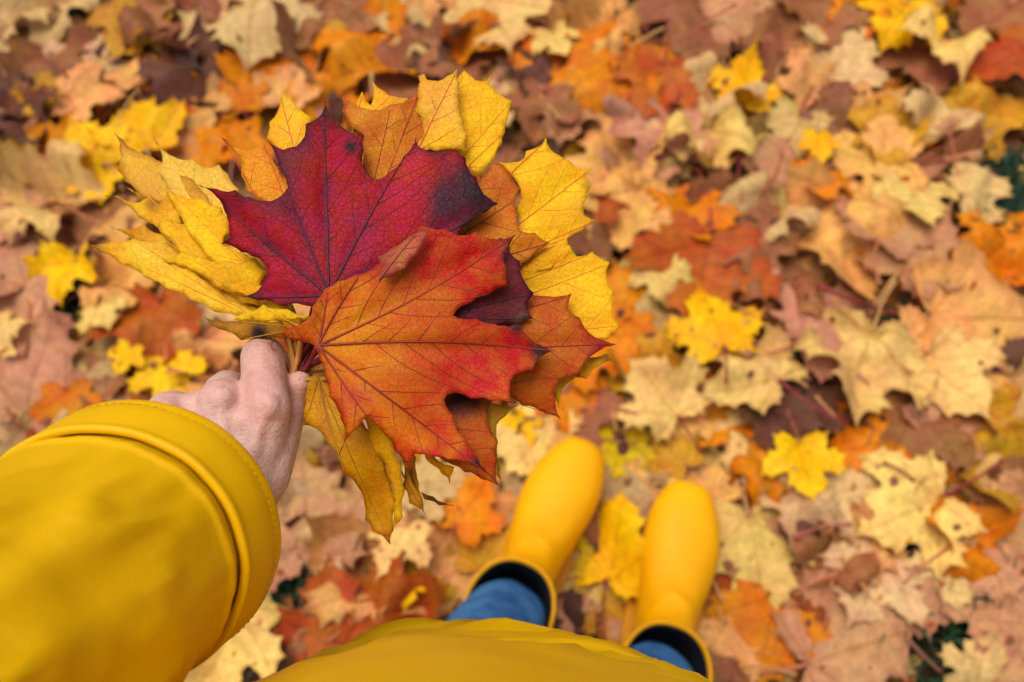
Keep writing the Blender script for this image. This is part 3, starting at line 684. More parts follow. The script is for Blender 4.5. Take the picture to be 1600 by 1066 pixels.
FANV = lin(232, 164, 16)
fan = [
 ([(178, 206), (192, 218), (214, 236), (236, 244), (254, 254), (300, 280), (380, 380), (460, 500), (440, 510), (330, 400), (262, 330), (245, 315), (223, 311), (196, 284), (183, 266), (190, 244)], .412, lin(236, 180, 48), lin(206, 140, 30), 'dull ochre maple leaf at the upper left edge of the fan', [(180, 209), (190, 270), (250, 255)], [(184, 212, 12, DARK, .7), (230, 290, 24, lin(226, 176, 60), .7)]),
 ([(239, 212), (246, 228), (256, 236), (276, 247), (302, 249), (320, 262), (342, 257), (355, 271), (374, 296), (366, 330), (440, 440), (468, 500), (450, 510), (400, 440), (330, 380), (262, 300), (247, 271), (254, 253)], .407, PALEY, lin(236, 190, 70), 'pale yellow maple leaf with a long tip, upper in fan', [(241, 216), (372, 294), (343, 259)], [(244, 222, 14, lin(206, 150, 80), .7)]),
 ([(160, 305), (183, 306), (209, 317), (232, 309), (249, 319), (262, 300), (280, 330), (298, 372), (330, 410), (420, 480), (460, 520), (440, 522), (370, 470), (306, 402), (284, 390), (253, 363), (218, 341), (196, 319)], .404, lin(250, 194, 30), lin(236, 172, 16), 'slender golden maple leaf reaching left across the fan', [(164, 306), (212, 318)], [(166, 306, 12, lin(120, 60, 30), .9), (238, 318, 12, lin(120, 60, 30), .7)]),
 ([(260, 295), (284, 306), (315, 311), (346, 324), (359, 345), (360, 363), (347, 381), (378, 394), (400, 404), (440, 470), (470, 520), (455, 524), (400, 470), (330, 410), (292, 360)], .400, lin(255, 206, 4), lin(250, 186, 4), 'glossy bright yellow maple leaf at the middle of the fan', [(264, 298), (352, 340), (355, 370)], [(320, 340, 30, lin(252, 204, 14), .8)]),
 ([(140, 383), (174, 377), (209, 373), (258, 376), (275, 394), (306, 424), (342, 455), (377, 476), (440, 505), (468, 520), (450, 524), (368, 493), (337, 488), (298, 470), (262, 452), (227, 434), (187, 412), (156, 394)], .397, lin(254, 204, 44), lin(244, 180, 16), 'long yellow maple leaf along the lower edge of the fan', [(146, 384), (212, 376)], [(148, 386, 12, lin(90, 50, 30), .9), (240, 385, 30, lin(240, 196, 70), .6)]),
 ([(229, 389), (248, 398), (264, 404), (284, 392), (312, 402), (350, 408), (395, 405), (420, 426), (405, 446), (440, 478), (470, 512), (455, 520), (420, 486), (380, 474), (342, 452), (300, 424), (262, 412)], .3945, lin(254, 200, 10), lin(246, 180, 6), 'yellow maple leaf folded over the long one in the fan', [(234, 391), (300, 404), (415, 426)], [(236, 392, 12, lin(150, 90, 20), .8), (350, 420, 30, lin(244, 186, 40), .6)]),
 ([(342, 440), (380, 436), (418, 448), (440, 470), (475, 505), (462, 516), (430, 492), (396, 470), (360, 458)], .3915, lin(250, 190, 8), lin(236, 168, 6), 'short golden maple leaf below the crimson leaf edge', [(346, 442), (416, 450)], []),
 ([(349, 500), (381, 489), (412, 476), (448, 483), (484, 494), (480, 500), (456, 501), (412, 505), (377, 503)], .3825, lin(252, 208, 14), lin(244, 190, 12), 'narrow lemon yellow maple leaf edge right above the knuckle', [(352, 500), (410, 479)], []),
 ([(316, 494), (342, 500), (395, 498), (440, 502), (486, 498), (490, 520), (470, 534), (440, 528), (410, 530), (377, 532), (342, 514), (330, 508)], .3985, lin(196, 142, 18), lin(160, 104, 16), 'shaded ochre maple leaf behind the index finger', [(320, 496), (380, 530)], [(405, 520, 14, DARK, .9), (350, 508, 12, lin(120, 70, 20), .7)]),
]
fan += [
 ([(226, 332), (262, 343), (290, 350), (318, 370), (345, 394), (376, 408), (420, 470), (462, 515), (445, 520), (380, 470), (320, 428), (282, 400), (250, 362)], .4012, lin(250, 192, 22), lin(238, 172, 10), 'yellow maple leaf layered between the glossy and slender ones', [(230, 333), (300, 356)], []),
 ([(196, 292), (214, 300), (232, 292), (256, 300), (284, 318), (330, 372), (420, 470), (440, 508), (425, 512), (330, 420), (262, 352), (232, 324)], .4092, lin(248, 196, 56), lin(230, 168, 30), 'soft yellow maple leaf showing between upper leaves of the fan', [(200, 294), (234, 294)], []),
 ([(170, 352), (196, 358), (226, 352), (252, 366), (290, 396), (340, 440), (430, 500), (462, 520), (440, 524), (340, 470), (270, 424), (214, 384)], .3998, lin(240, 180, 26), lin(214, 150, 14), 'deep golden maple leaf above the long lower fan leaf', [(176, 354), (228, 354)], [(174, 354, 10, lin(120, 70, 30), .8)]),
]
for i, (ol, d, c, ec, lb, vn, bl) in enumerate(fan):
    hero(ol, ol[len(ol) * 6 // 10] if (i < 6 or i > 8) else (472, 512), d, c, ec, lb, vn, FANV, bl, gx=-.0022 if (i < 7 or i > 8) else 0, gy=.002, bulge=.0026, seed=20 + i, vein_r=.00036, edge_w=8, stem_col=lin(200, 140, 70), secondary=(i < 7))

R1 = [(778, 253), (800, 254), (820, 247), (822, 236), (838, 231), (853, 215), (860, 234), (874, 243), (890, 251), (906, 264), (925, 263), (915, 273), (924, 289), (917, 309), (912, 335), (933, 345), (908, 362), (886, 373), (891, 398), (860, 420), (760, 440), (600, 500), (590, 490), (700, 420), (790, 372), (812, 350), (804, 328), (813, 306), (809, 287), (791, 269)]
hero(R1, (596, 496), .403, YEL, YED, 'bright yellow maple leaf on the right shoulder of the bunch', [(853, 220), (922, 265), (930, 345), (782, 255), (886, 372)], lin(226, 132, 20), [(900, 330, 30, lin(242, 180, 40), .6), (848, 270, 30, lin(248, 198, 10), .7), (916, 290, 8, lin(110, 70, 50), .8)], gx=.0004, gy=.003, bulge=.003, seed=40, stem_col=lin(206, 150, 60))
R2 = [(813, 419), (830, 402), (846, 390), (868, 379), (890, 383), (901, 401), (925, 393), (953, 410), (948, 434), (960, 457), (958, 479), (970, 511), (950, 530), (900, 540), (800, 540), (600, 530), (590, 515), (700, 470), (800, 440)]
hero(R2, (597, 522), .398, lin(246, 190, 14), YED, 'broad yellow maple leaf on the right above the rusty tip', [(924, 396), (968, 509), (952, 412), (870, 382)], lin(230, 152, 12), [(920, 440, 30, lin(250, 198, 10), .7), (860, 420, 30, lin(240, 176, 20), .7)], gx=.0006, gy=.003, bulge=.003, seed=41, stem_col=lin(206, 150, 60))
E2 = [(600, 545), (700, 540), (880, 548), (920, 560), (948, 552), (962, 563), (935, 572), (917, 592), (900, 590), (884, 601), (876, 618), (882, 642), (872, 634), (860, 612), (800, 600), (700, 590), (610, 560)]
hero(E2, (604, 552), .3955, lin(244, 192, 30), YED, 'thin yellow maple leaf edge curling out under the rusty tip', [(956, 560), (880, 638)], lin(190, 110, 30), [(950, 560, 10, lin(90, 60, 20), .8)], gx=.0006, gy=.003, bulge=.0035, seed=42, stem_col=lin(206, 150, 60))
E1 = [(600, 580), (700, 600), (764, 628), (786, 634), (812, 632), (790, 650), (776, 664), (778, 690), (781, 722), (791, 775), (776, 742), (770, 700), (740, 690), (660, 650), (600, 600)]
hero(E1, (602, 590), .3935, lin(236, 190, 56), lin(216, 160, 30), 'thin pale yellow leaf edge hanging down beside the orange leaf', [(789, 770), (808, 633)], lin(180, 130, 50), [(778, 690, 10, lin(190, 160, 110), .6)], gx=.0008, gy=.003, bulge=.003, seed=43, stem_col=lin(206, 150, 60))
low = [
 ([(490, 585), (479, 600), (474, 664), (494, 670), (510, 691), (528, 713), (535, 740), (555, 754), (569, 785), (571, 812), (582, 830), (610, 851), (614, 826), (620, 785), (612, 750), (600, 715), (585, 680), (555, 640), (520, 600), (505, 585)], (496, 590), .3900, OCH, OCD, 'large ochre maple leaf hanging lowest under the front leaf', [(609, 848), (475, 662), (571, 812), (530, 716)], [(590, 800, 30, lin(200, 140, 12), .7), (540, 690, 40, lin(190, 132, 14), .7)]),
 ([(520, 590), (560, 640), (575, 668), (577, 719), (593, 712), (605, 740), (613, 776), (613, 832), (629, 808), (633, 767), (628, 731), (615, 690), (580, 620), (540, 585)], (526, 590), .3855, lin(236, 184, 14), lin(220, 162, 12), 'bright golden hanging maple leaf strip over the ochre one', [(613, 828), (578, 716)], []),
 ([(560, 600), (600, 640), (630, 700), (632, 722), (628, 760), (640, 787), (652, 792), (669, 812), (660, 780), (654, 755), (650, 715), (640, 690), (600, 620)], (566, 606), .3880, lin(206, 148, 18), OCD, 'dull ochre hanging leaf with a pointed tip beside golden strip', [(667, 808), (630, 756)], [(650, 730, 12, lin(170, 120, 60), .7)]),
 ([(600, 650), (640, 720), (654, 767), (677, 776), (709, 790), (686, 790), (663, 780), (648, 762), (620, 700)], (604, 656), .3925, lin(190, 136, 26), lin(110, 66, 20), 'narrow curled leaf tip sticking out right below the bunch', [(706, 790)], []),
 ([(620, 640), (670, 690), (680, 716), (710, 730), (703, 756), (690, 740), (672, 724), (640, 690)], (624, 646), .3900, lin(232, 184, 30), YED, 'small yellow leaf scrap showing below the front leaf', [(704, 752)], []),
]
for i, (ol, bs, d, c, ec, lb, vn, bl) in enumerate(low):
    hero(ol, bs, d, c, ec, lb, vn, lin(170, 110, 20), bl, gx=.0006, gy=.002, bulge=.0045, seed=50 + i, vein_r=.0004, edge_w=12, stem_col=lin(186, 140, 60))

# ------------------------------------------------------------------ the person
person = empty('person', (-.05, -.10, 0))
tag(person, 'person in yellow raincoat, blue jeans and yellow rubber boots holding out leaves', 'person')
PL = Vector(person.location)

# hand: chains of overlapping spheres fused into one skin
def hand():
    ch = [
      # palm and back of the hand: metacarpals  (x, y, distance, radius in mm)
      [(418, 642, .386, 10.6), (405, 690, .385, 12), (385, 740, .381, 13.5), (355, 800, .374, 16)],
      [(412, 648, .390, 10), (346, 640, .391, 10.5), (262, 652, .393, 10), (205, 692, .395, 9.5)],
      [(414, 668, .386, 11), (346, 664, .386, 11.5), (270, 676, .389, 11)],
      [(346, 630, .387, 11.2), (350, 690, .384, 12.5), (350, 745, .380, 14), (335, 800, .373, 17)],
      [(262, 645, .389, 10.2), (290, 700, .386, 12.5), (310, 750, .381, 14), (310, 800, .374, 17)],
      [(200, 690, .392, 9.6), (240, 735, .389, 12), (275, 780, .383, 14), (290, 810, .376, 16)],
      [(380, 660, .398, 12), (330, 690, .400, 13), (270, 720, .400, 12), (340, 760, .393, 16)],
      # forearm inside the sleeve
      [(330, 800, .372, 22), (280, 850, .355, 25), (200, 920, .325, 29), (80, 1030, .285, 34)],
      [(300, 815, .374, 20), (250, 865, .357, 24)],
      # index: knuckle, bent joint, and down round the stems
      [(418, 642, .386, 11.0), (413, 600, .393, 10.8), (411, 560, .404, 11.0), (414, 558, .410, 10.2), (432, 574, .422, 8.8), (452, 592, .424, 8.0), (470, 603, .418, 7.2)],
      # middle, ring, little finger folded under the palm
      [(346, 630, .387, 10.8), (350, 614, .404, 10), (356, 608, .424, 10), (395, 622, .436, 9), (432, 622, .432, 8), (448, 618, .426, 7.4)],
      [(262, 645, .389, 10.2), (272, 640, .408, 9.6), (284, 642, .430, 9.4), (335, 660, .440, 8.6), (378, 655, .434, 7.8), (396, 648, .428, 7)],
      [(200, 690, .392, 9.6), (215, 686, .412, 8.6), (235, 690, .428, 8.4), (290, 705, .434, 7.6), (326, 700, .428, 6.8)],
      # thumb
      [(372, 790, .380, 15), (410, 740, .387, 13.5), (432, 690, .396, 11.0), (447, 656, .403, 8.8), (457, 632, .406, 7.6), (464, 612, .405, 7.0), (468, 601, .403, 6.6), (470, 597, .402, 6.0)],
    ]
    bm = bmesh.new()
    for c in ch:
        for a, b in zip(c[:-1], c[1:]):
            A, B = at(*a[:3]), at(*b[:3]); n = max(2, int((B - A).length / .003))
            for k in range(n + 1):
                t = k / n
                bmesh.ops.create_icosphere(bm, subdivisions=2, radius=(a[3] + (b[3] - a[3]) * t) * .001, matrix=Matrix.Translation(A.lerp(B, t) - PL))
    # tendons and knuckle bones as low swellings
    for a, b, r0 in (((416, 640, .3775), (372, 775, .368), 3.0), ((346, 632, .378), (352, 775, .367), 2.9), ((264, 648, .381), (318, 775, .369), 2.6)):
        A, B = at(*a), at(*b)
        for k in range(24): bmesh.ops.create_icosphere(bm, subdivisions=1, radius=r0 * .001, matrix=Matrix.Translation(A.lerp(B, k / 23) - PL))
    for x, y, d, r0 in ((418, 636, .3795, 6.5), (346, 624, .3805, 6.5), (262, 640, .383, 6), (411, 556, .399, 7.5)):
        bmesh.ops.create_icosphere(bm, subdivisions=2, radius=r0 * .001, matrix=Matrix.Translation(at(x, y, d) - PL))
    me = bpy.data.meshes.new('hand'); bm.to_mesh(me); bm.free()
    tmp = bpy.data.objects.new('tmp', me); sc.collection.objects.link(tmp)
    m = tmp.modifiers.new('r', 'REMESH'); m.mode = 'VOXEL'; m.voxel_size = .0013; m.use_smooth_shade = True
    s = tmp.modifiers.new('s', 'SMOOTH'); s.factor = .5; s.iterations = 7
    dg = bpy.context.evaluated_depsgraph_get()
    nm = bpy.data.meshes.new_from_object(tmp.evaluated_get(dg)); nm.name = 'hand'
    bpy.data.objects.remove(tmp); nm.materials.clear(); nm.materials.append(M_SKIN)
    nm.polygons.foreach_set('use_smooth', [True] * len(nm.polygons))
    co = np.empty(len(nm.vertices) * 3, dtype=np.float32); nm.vertices.foreach_get('co', co); co = co.reshape(-1, 3)
    fl = np.zeros(len(co), dtype=np.float32)
    for x, y, d, rr in ((411, 545, .396, .012), (418, 625, .378, .013), (346, 615, .380, .013), (262, 635, .382, .012), (468, 600, .397, .014), (440, 620, .385, .012)):
        c = np.array(at(x, y, d) - PL); fl += np.exp(-(((co - c) ** 2).sum(1)) / rr ** 2)
    a = nm.attributes.new('flush', 'FLOAT', 'POINT'); a.data.foreach_set('value', np.clip(fl, 0, 1))
    o = bpy.data.objects.new('hand', nm); link(o, person); o['label'] = 'bare left hand gripping the stems'
    # nail edge that shows on the bent finger
    pts = [at(x, y, d) - PL for x, y, d in ((430, 528, .3945), (425, 534, .3925), (423.5, 541, .391), (426, 546, .3905), (431, 548, .391))]
    v, f = tube(pts, [.0002, .0004, .0005, .0004, .0002], 6)
    mesh_obj('nail_fold', v, f, M_CREASE, o)
    return o
hand_o = hand()

# sleeve and turned cuff: rings round one axis
RIM = at(232, 824, .352); ELB = at(-320, 1232, .200)
AX = (ELB - RIM).normalized()
SU = AX.cross(Vector((0, 0, 1))).normalized(); SV = AX.cross(SU).normalized()

_d = at(262, 1000, .31) - RIM
FOLD = math.atan2(_d.dot(SV), _d.dot(SU))

def ring_mesh(name, prof, mat, wr, seed, seg=120, parent=person, close=False):
    vs, fs = [], []
    for j, (s, r) in enumerate(prof):
        for k in range(seg):
            w = 2 * math.pi * k / seg
            q = Vector((math.cos(w) * 1.3, math.sin(w) * 1.3, s * 9 + seed))
            amp = wr(s)
            n = mnoise.noise(q * 1.1) * amp + mnoise.noise(q * 2.7 + Vector((5, 1, 2))) * amp * .45
            rr = r + n
            if name == 'sleeve':
                rr += .0009 * mnoise.noise(Vector((math.cos(w) * 9, math.sin(w) * 9, s * 30))) * math.exp(-((s - .05) / .022) ** 2)
                cz = mnoise.noise(Vector((math.cos(w) * 2.2 + s * 10, math.sin(w) * 2.2, s * 26)))
                rr += .0036 * (1 - min(1, abs(cz) * 5)) * min(1, max(0, (s - .05) / .03))
                f = min(1, max(0, (s - .05) / .05)); w2 = w - FOLD - (s - .05) * 2.2
                w2 = (w2 + math.pi) % (2 * math.pi) - math.pi
                rr += f * .8 * (.0075 * math.exp(-(w2 / .20) ** 2) - .0060 * math.exp(-((w2 + .42) / .26) ** 2) - .003 * math.exp(-((w2 - .5) / .2) ** 2))
            vs.append(RIM + AX * (s + .002 * math.sin(2 * w + seed)) + SU * (rr * math.cos(w)) * 1.03 + SV * (rr * math.sin(w)) * .97 - PL)
    m = len(prof)
    for j in range(m - 1):
        for k in range(seg):
            k2 = (k + 1) % seg
            fs.append((j * seg + k, j * seg + k2, (j + 1) * seg + k2, (j + 1) * seg + k))
    return mesh_obj(name, vs, fs, mat, parent)
mm = .001
cuff_p = [(34, 48), (18, 51), (6, 52.4), (2, 53.4), (.6, 54), (-.3, 54.6), (-.3, 55.3), (.5, 55.8), (3, 56), (6, 55.9), (6.6, 55.75), (7.4, 55.75), (8, 55.9), (14, 55.4), (20, 54.6), (24, 54), (26, 53.8), (27.4, 54.1), (28.6, 54.3), (29.6, 54.0), (30.2, 53.3), (30.3, 52.2), (29.5, 51)]
cuff = ring_mesh('cuff', [(a * mm, b * mm) for a, b in cuff_p], M_COAT, lambda s: .0013, 3.0)
cuff['label'] = 'turned back cuff of the raincoat sleeve'
sl_p = [(24, 48), (29, 49.6), (32, 50.6), (34, 51.2), (35.4, 51.9), (36.8, 52.1), (38, 51.8), (39, 51.1), (41, 50.8), (46, 50.7), (52, 50.6), (60, 50.4), (68, 50.4), (75, 50.6), (83, 50.8), (90, 51), (100, 51.3), (110, 51.6), (120, 52), (130, 52.4), (140, 52.7), (150, 53), (162, 53.5), (175, 54), (187, 54.7), (200, 55.5), (230, 57), (260, 58), (300, 60), (340, 61)]
sleeve = ring_mesh('sleeve', [(a * mm, b * mm) for a, b in sl_p], M_COAT, lambda s: .0012 + min(1, max(0, (s - .045) / .08)) * .0085, 3.0)
sleeve['label'] = 'yellow raincoat sleeve running down to the lower left'
def stitches():
    vs, fs = [], []
    for k in range(110):
        w = 2 * math.pi * k / 110
        q = lambda s: Vector((math.cos(w) * 1.3, math.sin(w) * 1.3, s * 9 + 3.0))
        rr = .0561 + mnoise.noise(q(.007) * 1.1) * .0013
        c = RIM + AX * (.007 + .002 * math.sin(2 * w + 3)) + SU * rr * math.cos(w) * 1.03 + SV * rr * math.sin(w) * .97 - PL
        t = (-SU * math.sin(w) + SV * math.cos(w)) * .0011
        v, f = tube([c - t, c, c + t], [.00012, .0002, .00012], 4)
        n = len(vs); vs += v; fs += [tuple(i + n for i in z) for z in f]
    o = mesh_obj('stitching', vs, fs, M_THREAD, cuff); o['kind'] = 'stuff'
stitches()

# coat body: hem below, rising past the camera
def coat():
    cx, cy = -.012, -.1135
    prof = [(.640, .92), (.620, .955), (.612, .975), (.608, .99), (.612, 1.0), (.622, 1.004), (.630, 1.002), (.634, .998), (.638, .992), (.642, .994)]
    z = .647
    while z < .80: prof.append((z, .994 - (z - .647) * .72)); z += .005
    prof += [(.81, .876), (.82, .869), (.83, .862), (.845, .852), (.86, .842), (.88, .828), (.92, .80), (1.0, .75), (1.08, .72), (1.16, .70), (1.26, .70), (1.34, .62), (1.39, .42)]
    vs, fs = [], []; seg = 140
    for z, k in prof:
        for i in range(seg):
            w = 2 * math.pi * i / seg
            q = Vector((math.cos(w) * 2.2, math.sin(w) * 2.2, z * 16))
            n = mnoise.noise(q) * .009 + mnoise.noise(Vector((math.cos(w) * 6, math.sin(w) * 6, z * 40))) * .0022
            cr = mnoise.noise(Vector((math.cos(w) * 2.4 + 3, math.sin(w) * 2.4, z * 62 + math.sin(w * 3) * .5)))
            n += .0062 * (1 - min(1, abs(cr) * 4.2)) * min(1, max(.25, (z - .64) / .06)) * max(0, 1 - abs(z - .72) / .17)
            rx, ry = .206 * k + n, .165 * k + n
            vs.append(Vector((cx + rx * math.cos(w), cy + ry * math.sin(w) - max(0, z - .9) * .16, z)) - PL)
    for j in range(len(prof) - 1):
        for i in range(seg):
            i2 = (i + 1) % seg; fs.append((j * seg + i, j * seg + i2, (j + 1) * seg + i2, (j + 1) * seg + i))
    o = mesh_obj('coat', vs, fs, M_COAT, person); o['label'] = 'yellow raincoat front with softly wrinkled hem'
coat()

# rest of the coat, out of the picture behind the camera: shoulder part of the sleeve and an added hooded head that shades sleeve and coat
def upper_body():
    sh = Vector((-.19, -.13, 1.30)); e2 = RIM + AX * .325; pts = [e2, e2 + AX * .03, e2.lerp(sh, .35), e2.lerp(sh, .7), sh]
    v, f = tube([q - PL for q in pts], [.058, .063, .068, .075, .082], 32)
    mesh_obj('upper_sleeve', v, f, M_COAT, person)
    vs, fs = [], []; seg = 40
    prof = [(1.33, .085), (1.37, .098), (1.42, .112), (1.48, .120), (1.54, .118), (1.60, .100), (1.64, .070), (1.662, .030), (1.666, .004)]
    for z, r in prof:
        for k in range(seg):
            w = 2 * math.pi * k / seg
            vs.append(Vector((-.02 + r * .92 * math.cos(w), -.17 + (z - 1.33) * .12 + r * 1.12 * math.sin(w), z)) - PL)
    for j in range(len(prof) - 1):
        for k in range(seg):
            k2 = (k + 1) % seg; fs.append((j * seg + k, j * seg + k2, (j + 1) * seg + k2, (j + 1) * seg + k))
    mesh_obj('shading_hood', vs, fs, M_COAT, person)
upper_body()

# rubber boots
BOOT = [  # y, z, turn of the ring, half width, half height
 (.3105, .036, 0, .006, .006), (.308, .036, 0, .020, .017), (.304, .037, 0, .0255, .024), (.293, .038, 0, .0345, .029), (.274, .040, 0, .0430, .033), (.248, .042, 0, .0500, .037), (.215, .044, 0, .0512, .040), (.185, .047, 2, .0472, .043), (.160, .051, 8, .0422, .046),
 (.138, .057, 20, .0385, .050), (.118, .064, 36, .0362, .055), (.100, .074, 52, .0350, .060), (.086, .088, 66, .0352, .061), (.074, .104, 77, .0372, .059), (.064, .122, 84, .0405, .058), (.056, .140, 88, .0445, .058), (.050, .156, 90, .0478, .0585), (.046, .170, 90, .0505, .0605)]
def boot(p, rz, mirror, label, leg_to):
    M = Matrix.Translation(p) @ Matrix.Rotation(rz, 4, 'Z'); seg = 48
    def loft(rows, scale=1.0, drop=0.0):
        vs, fs = [], []
        for (y, z, ph, w, h) in rows:
            U = Vector((0, math.sin(R(ph)), math.cos(R(ph))))
            for k in range(seg):
                a = 2 * math.pi * k / seg; c, s = math.cos(a), math.sin(a)
                ex = math.copysign(abs(c) ** .86, c); ey = math.copysign(abs(s) ** .92, s)
                v = Vector((0, y, z)) + Vector((w * scale * ex, 0, 0)) + U * (h * scale * ey)
                f = max(0.0, min(1.0, (v.y - .10) / .18))
                v.x += mirror * (.010 * f - .016 * f * f) + mirror * .004
                if v.z < .014: v.z = .014
                # creases over the instep
                v.z += .0020 * math.sin(v.y * 300 + 6 * v.x / .05) * math.exp(-((v.y - .145) / .03) ** 2) * (1 if v.z > .07 else 0)
                vs.append(M @ v - PL)
        for j in range(len(rows) - 1):
            for k in range(seg):
                k2 = (k + 1) % seg; fs.append((j * seg + k, j * seg + k2, (j + 1) * seg + k2, (j + 1) * seg + k))
        return vs, fs
    vs, fs = loft(BOOT); fs.append(tuple(range(seg - 1, -1, -1)))
    b = mesh_obj('rubber_boot', vs, fs, M_BOOT, person); b['label'] = label
    sd_ = b.modifiers.new('s', 'SUBSURF'); sd_.levels = 1; sd_.render_levels = 1
    top = BOOT[-1]
    def hoop(name, rows, mat):
        v, f = loft(rows)
        o = mesh_obj(name, v, f, mat, b); m = o.modifiers.new('s', 'SUBSURF'); m.levels = m.render_levels = 1
        return o
    y, z, _, w, h = top
    hoop('rim', [(y, z - .010, 90, w + .0006, h + .0006), (y, z - .009, 90, w + .0018, h + .0018), (y, z + .001, 90, w + .0020, h + .0020), (y, z + .003, 90, w + .0012, h + .0012), (y, z + .0034, 90, w - .0006, h - .0006), (y, z + .002, 90, w - .0024, h - .0024), (y, z - .004, 90, w - .0032, h - .0032)], M_RIM)
    hoop('lining', [(y, z - .002, 90, w - .0031, h - .0031), (y + .001, z - .03, 90, w - .006, h - .006), (y + .003, z - .07, 90, w - .010, h - .008), (y + .006, z - .11, 90, w - .014, h - .008), (y + .006, z - .125, 90, .01, .01)], M_LINING)
    # sole: a slightly wider slab under the foot
    ol = []
    for k in range(60):
        t = 2 * math.pi * k / 60; yy = .150 + .163 * math.sin(t)
        f = (yy + .013) / .326; ww = .0445 * (1 - abs(2 * f - 1) ** 5.0) ** .5 * (.58 + .50 * math.sin(max(0, min(1, (f - .12) / .75)) * math.pi) ** 1.2) if 0 < f < 1 else .004
        xx = ww * (1 if math.cos(t) > 0 else -1) * min(1, abs(math.cos(t)) * 2.2 + .05)
        fx = max(0.0, min(1.0, (yy - .10) / .18)); xx += mirror * (.010 * fx - .016 * fx * fx) + mirror * .004
        ol.append((xx, yy))
    sv, sf = [], []
    for zz in (.0, .022):
        for x_, y_ in ol: sv.append(M @ Vector((x_, y_, zz)) - PL)
    for k in range(60): sf.append((k, (k + 1) % 60, 60 + (k + 1) % 60, 60 + k))
    sf += [tuple(range(59, -1, -1)), tuple(range(60, 120))]
    mesh_obj('sole', sv, sf, M_SOLE, b, smooth=False)
    # denim leg running down into the boot
    A = M @ Vector((0, y - .004, .06)); Bp = M @ Vector((-.006, y - .006, .170)); C = Vector(leg_to)
    pts = [A, A.lerp(Bp, .5), Bp, Bp.lerp(C, .2), Bp.lerp(C, .4), Bp.lerp(C, .7), C]
    vs, fs = [], []; sg = 40
    rad = [.038, .0445, .0500, .046, .052, .062, .080]
    for j, (q, r0) in enumerate(zip(pts, rad)):
        for k in range(sg):
            a = 2 * math.pi * k / sg
            n = mnoise.noise(Vector((math.cos(a) * 2, math.sin(a) * 2, q.z * 22 + mirror))) * .006
            vs.append(q + Vector((math.cos(a), math.sin(a), 0)) * (r0 + n) - PL)
    for j in range(len(pts) - 1):
        for k in range(sg):
            k2 = (k + 1) % sg; fs.append((j * sg + k, j * sg + k2, (j + 1) * sg + k2, (j + 1) * sg + k))
    l = mesh_obj('jeans_leg', vs, fs, M_DENIM, person); m = l.modifiers.new('s', 'SUBSURF'); m.levels = m.render_levels = 1
def put_boot(toe, front, mirror, label, leg_to):
    T = on_ground(*toe, .040); S = on_ground(*front, .174)
    d = (T - S); d.z = 0; rz = math.atan2(d.y, d.x) - math.pi / 2
    mid = (T + S) / 2
    p = mid - Matrix.Rotation(rz, 3, 'Z') @ Vector((0, (.3105 + .1055) / 2, 0)); p.z = .030
    boot(p, rz, mirror, label, leg_to)
put_boot((914, 690), (824, 899), -1, 'yellow rubber boot on the left foot, toe pointing ahead', (-.15, -.16, .80))
put_boot((1079, 754), (1042, 993), 1, 'yellow rubber boot on the right foot beside a folded leaf', (.09, -.20, .80))

# loose leaf stalks and twigs lying on top
def twigs():
    L = [(905, 640, 1005, 652, lin(178, 92, 72), 'pinkish bare leaf stalk lying ahead of the left toe', 'leaf stalk'), (958, 632, 966, 676, lin(206, 140, 74), 'short tan stalk crossing the pink stalk ahead of left toe', 'leaf stalk'),
         (1212, 588, 1262, 606, lin(216, 168, 96), 'pale curved stalk between two pale yellow leaves', 'leaf stalk'), (1275, 620, 1318, 664, lin(210, 150, 96), 'short straw coloured twig on dark leaves at right', 'twig'),
         (1205, 630, 1262, 672, lin(120, 58, 52), 'dark red stalk lying on dark brown leaves', 'leaf stalk'), (1380, 722, 1428, 752, lin(176, 88, 66), 'reddish stalk above the large pale leaf at right', 'leaf stalk'),
         (1240, 842, 1330, 820, lin(170, 88, 74), 'pink stalk over the curled dark leaf at lower right', 'leaf stalk'), (1300, 470, 1345, 512, lin(204, 140, 78), 'thin tan twig under the long stalk at right', 'twig'),
         (1420, 1000, 1470, 1050, lin(150, 100, 76), 'brown twig beside the grass gap at bottom right', 'twig'), (55, 75, 105, 120, lin(140, 60, 52), 'dark red stalk at the top left corner', 'leaf stalk'),
         (1060, 68, 1150, 8, lin(178, 84, 62), 'long red stalk at the top edge right of centre', 'leaf stalk'), (600, 155, 655, 150, lin(170, 92, 78), 'pink stalk just beyond the orange top leaf', 'leaf stalk')]
    for k, (x0, y0, x1, y1, c, lb, cat) in enumerate(L):
        z = .082; a, b = on_ground(x0, y0, z), on_ground(x1, y1, z); d = b - a; nn = Vector((-d.y, d.x, 0)); r = random.Random(k)
        bow = r.uniform(-.12, .12)
        pts = [a + d * t + nn * bow * math.sin(math.pi * t) + Vector((0, 0, .006 * math.sin(math.pi * t))) for t in (0, .17, .33, .5, .67, .83, 1)]
        org = a.copy(); v, f = tube([q - org for q in pts], [.0030, .0019, .0017, .0016, .0016, .0018, .0026], 7)
        o = mesh_obj('twig' if cat == 'twig' else 'leaf_stalk', v, f, M_STEM); o.location = org; o.color = (*c, 1)
        tag(o, lb, cat, 'loose stalks and twigs on the leaves')
twigs()

# ------------------------------------------------------------------ folded leaf that leans on the right boot
lean = ground_leaf(962, 850, 185, 15, 'Y', .056, shape=0, tilt=(2, -34), keep=True)

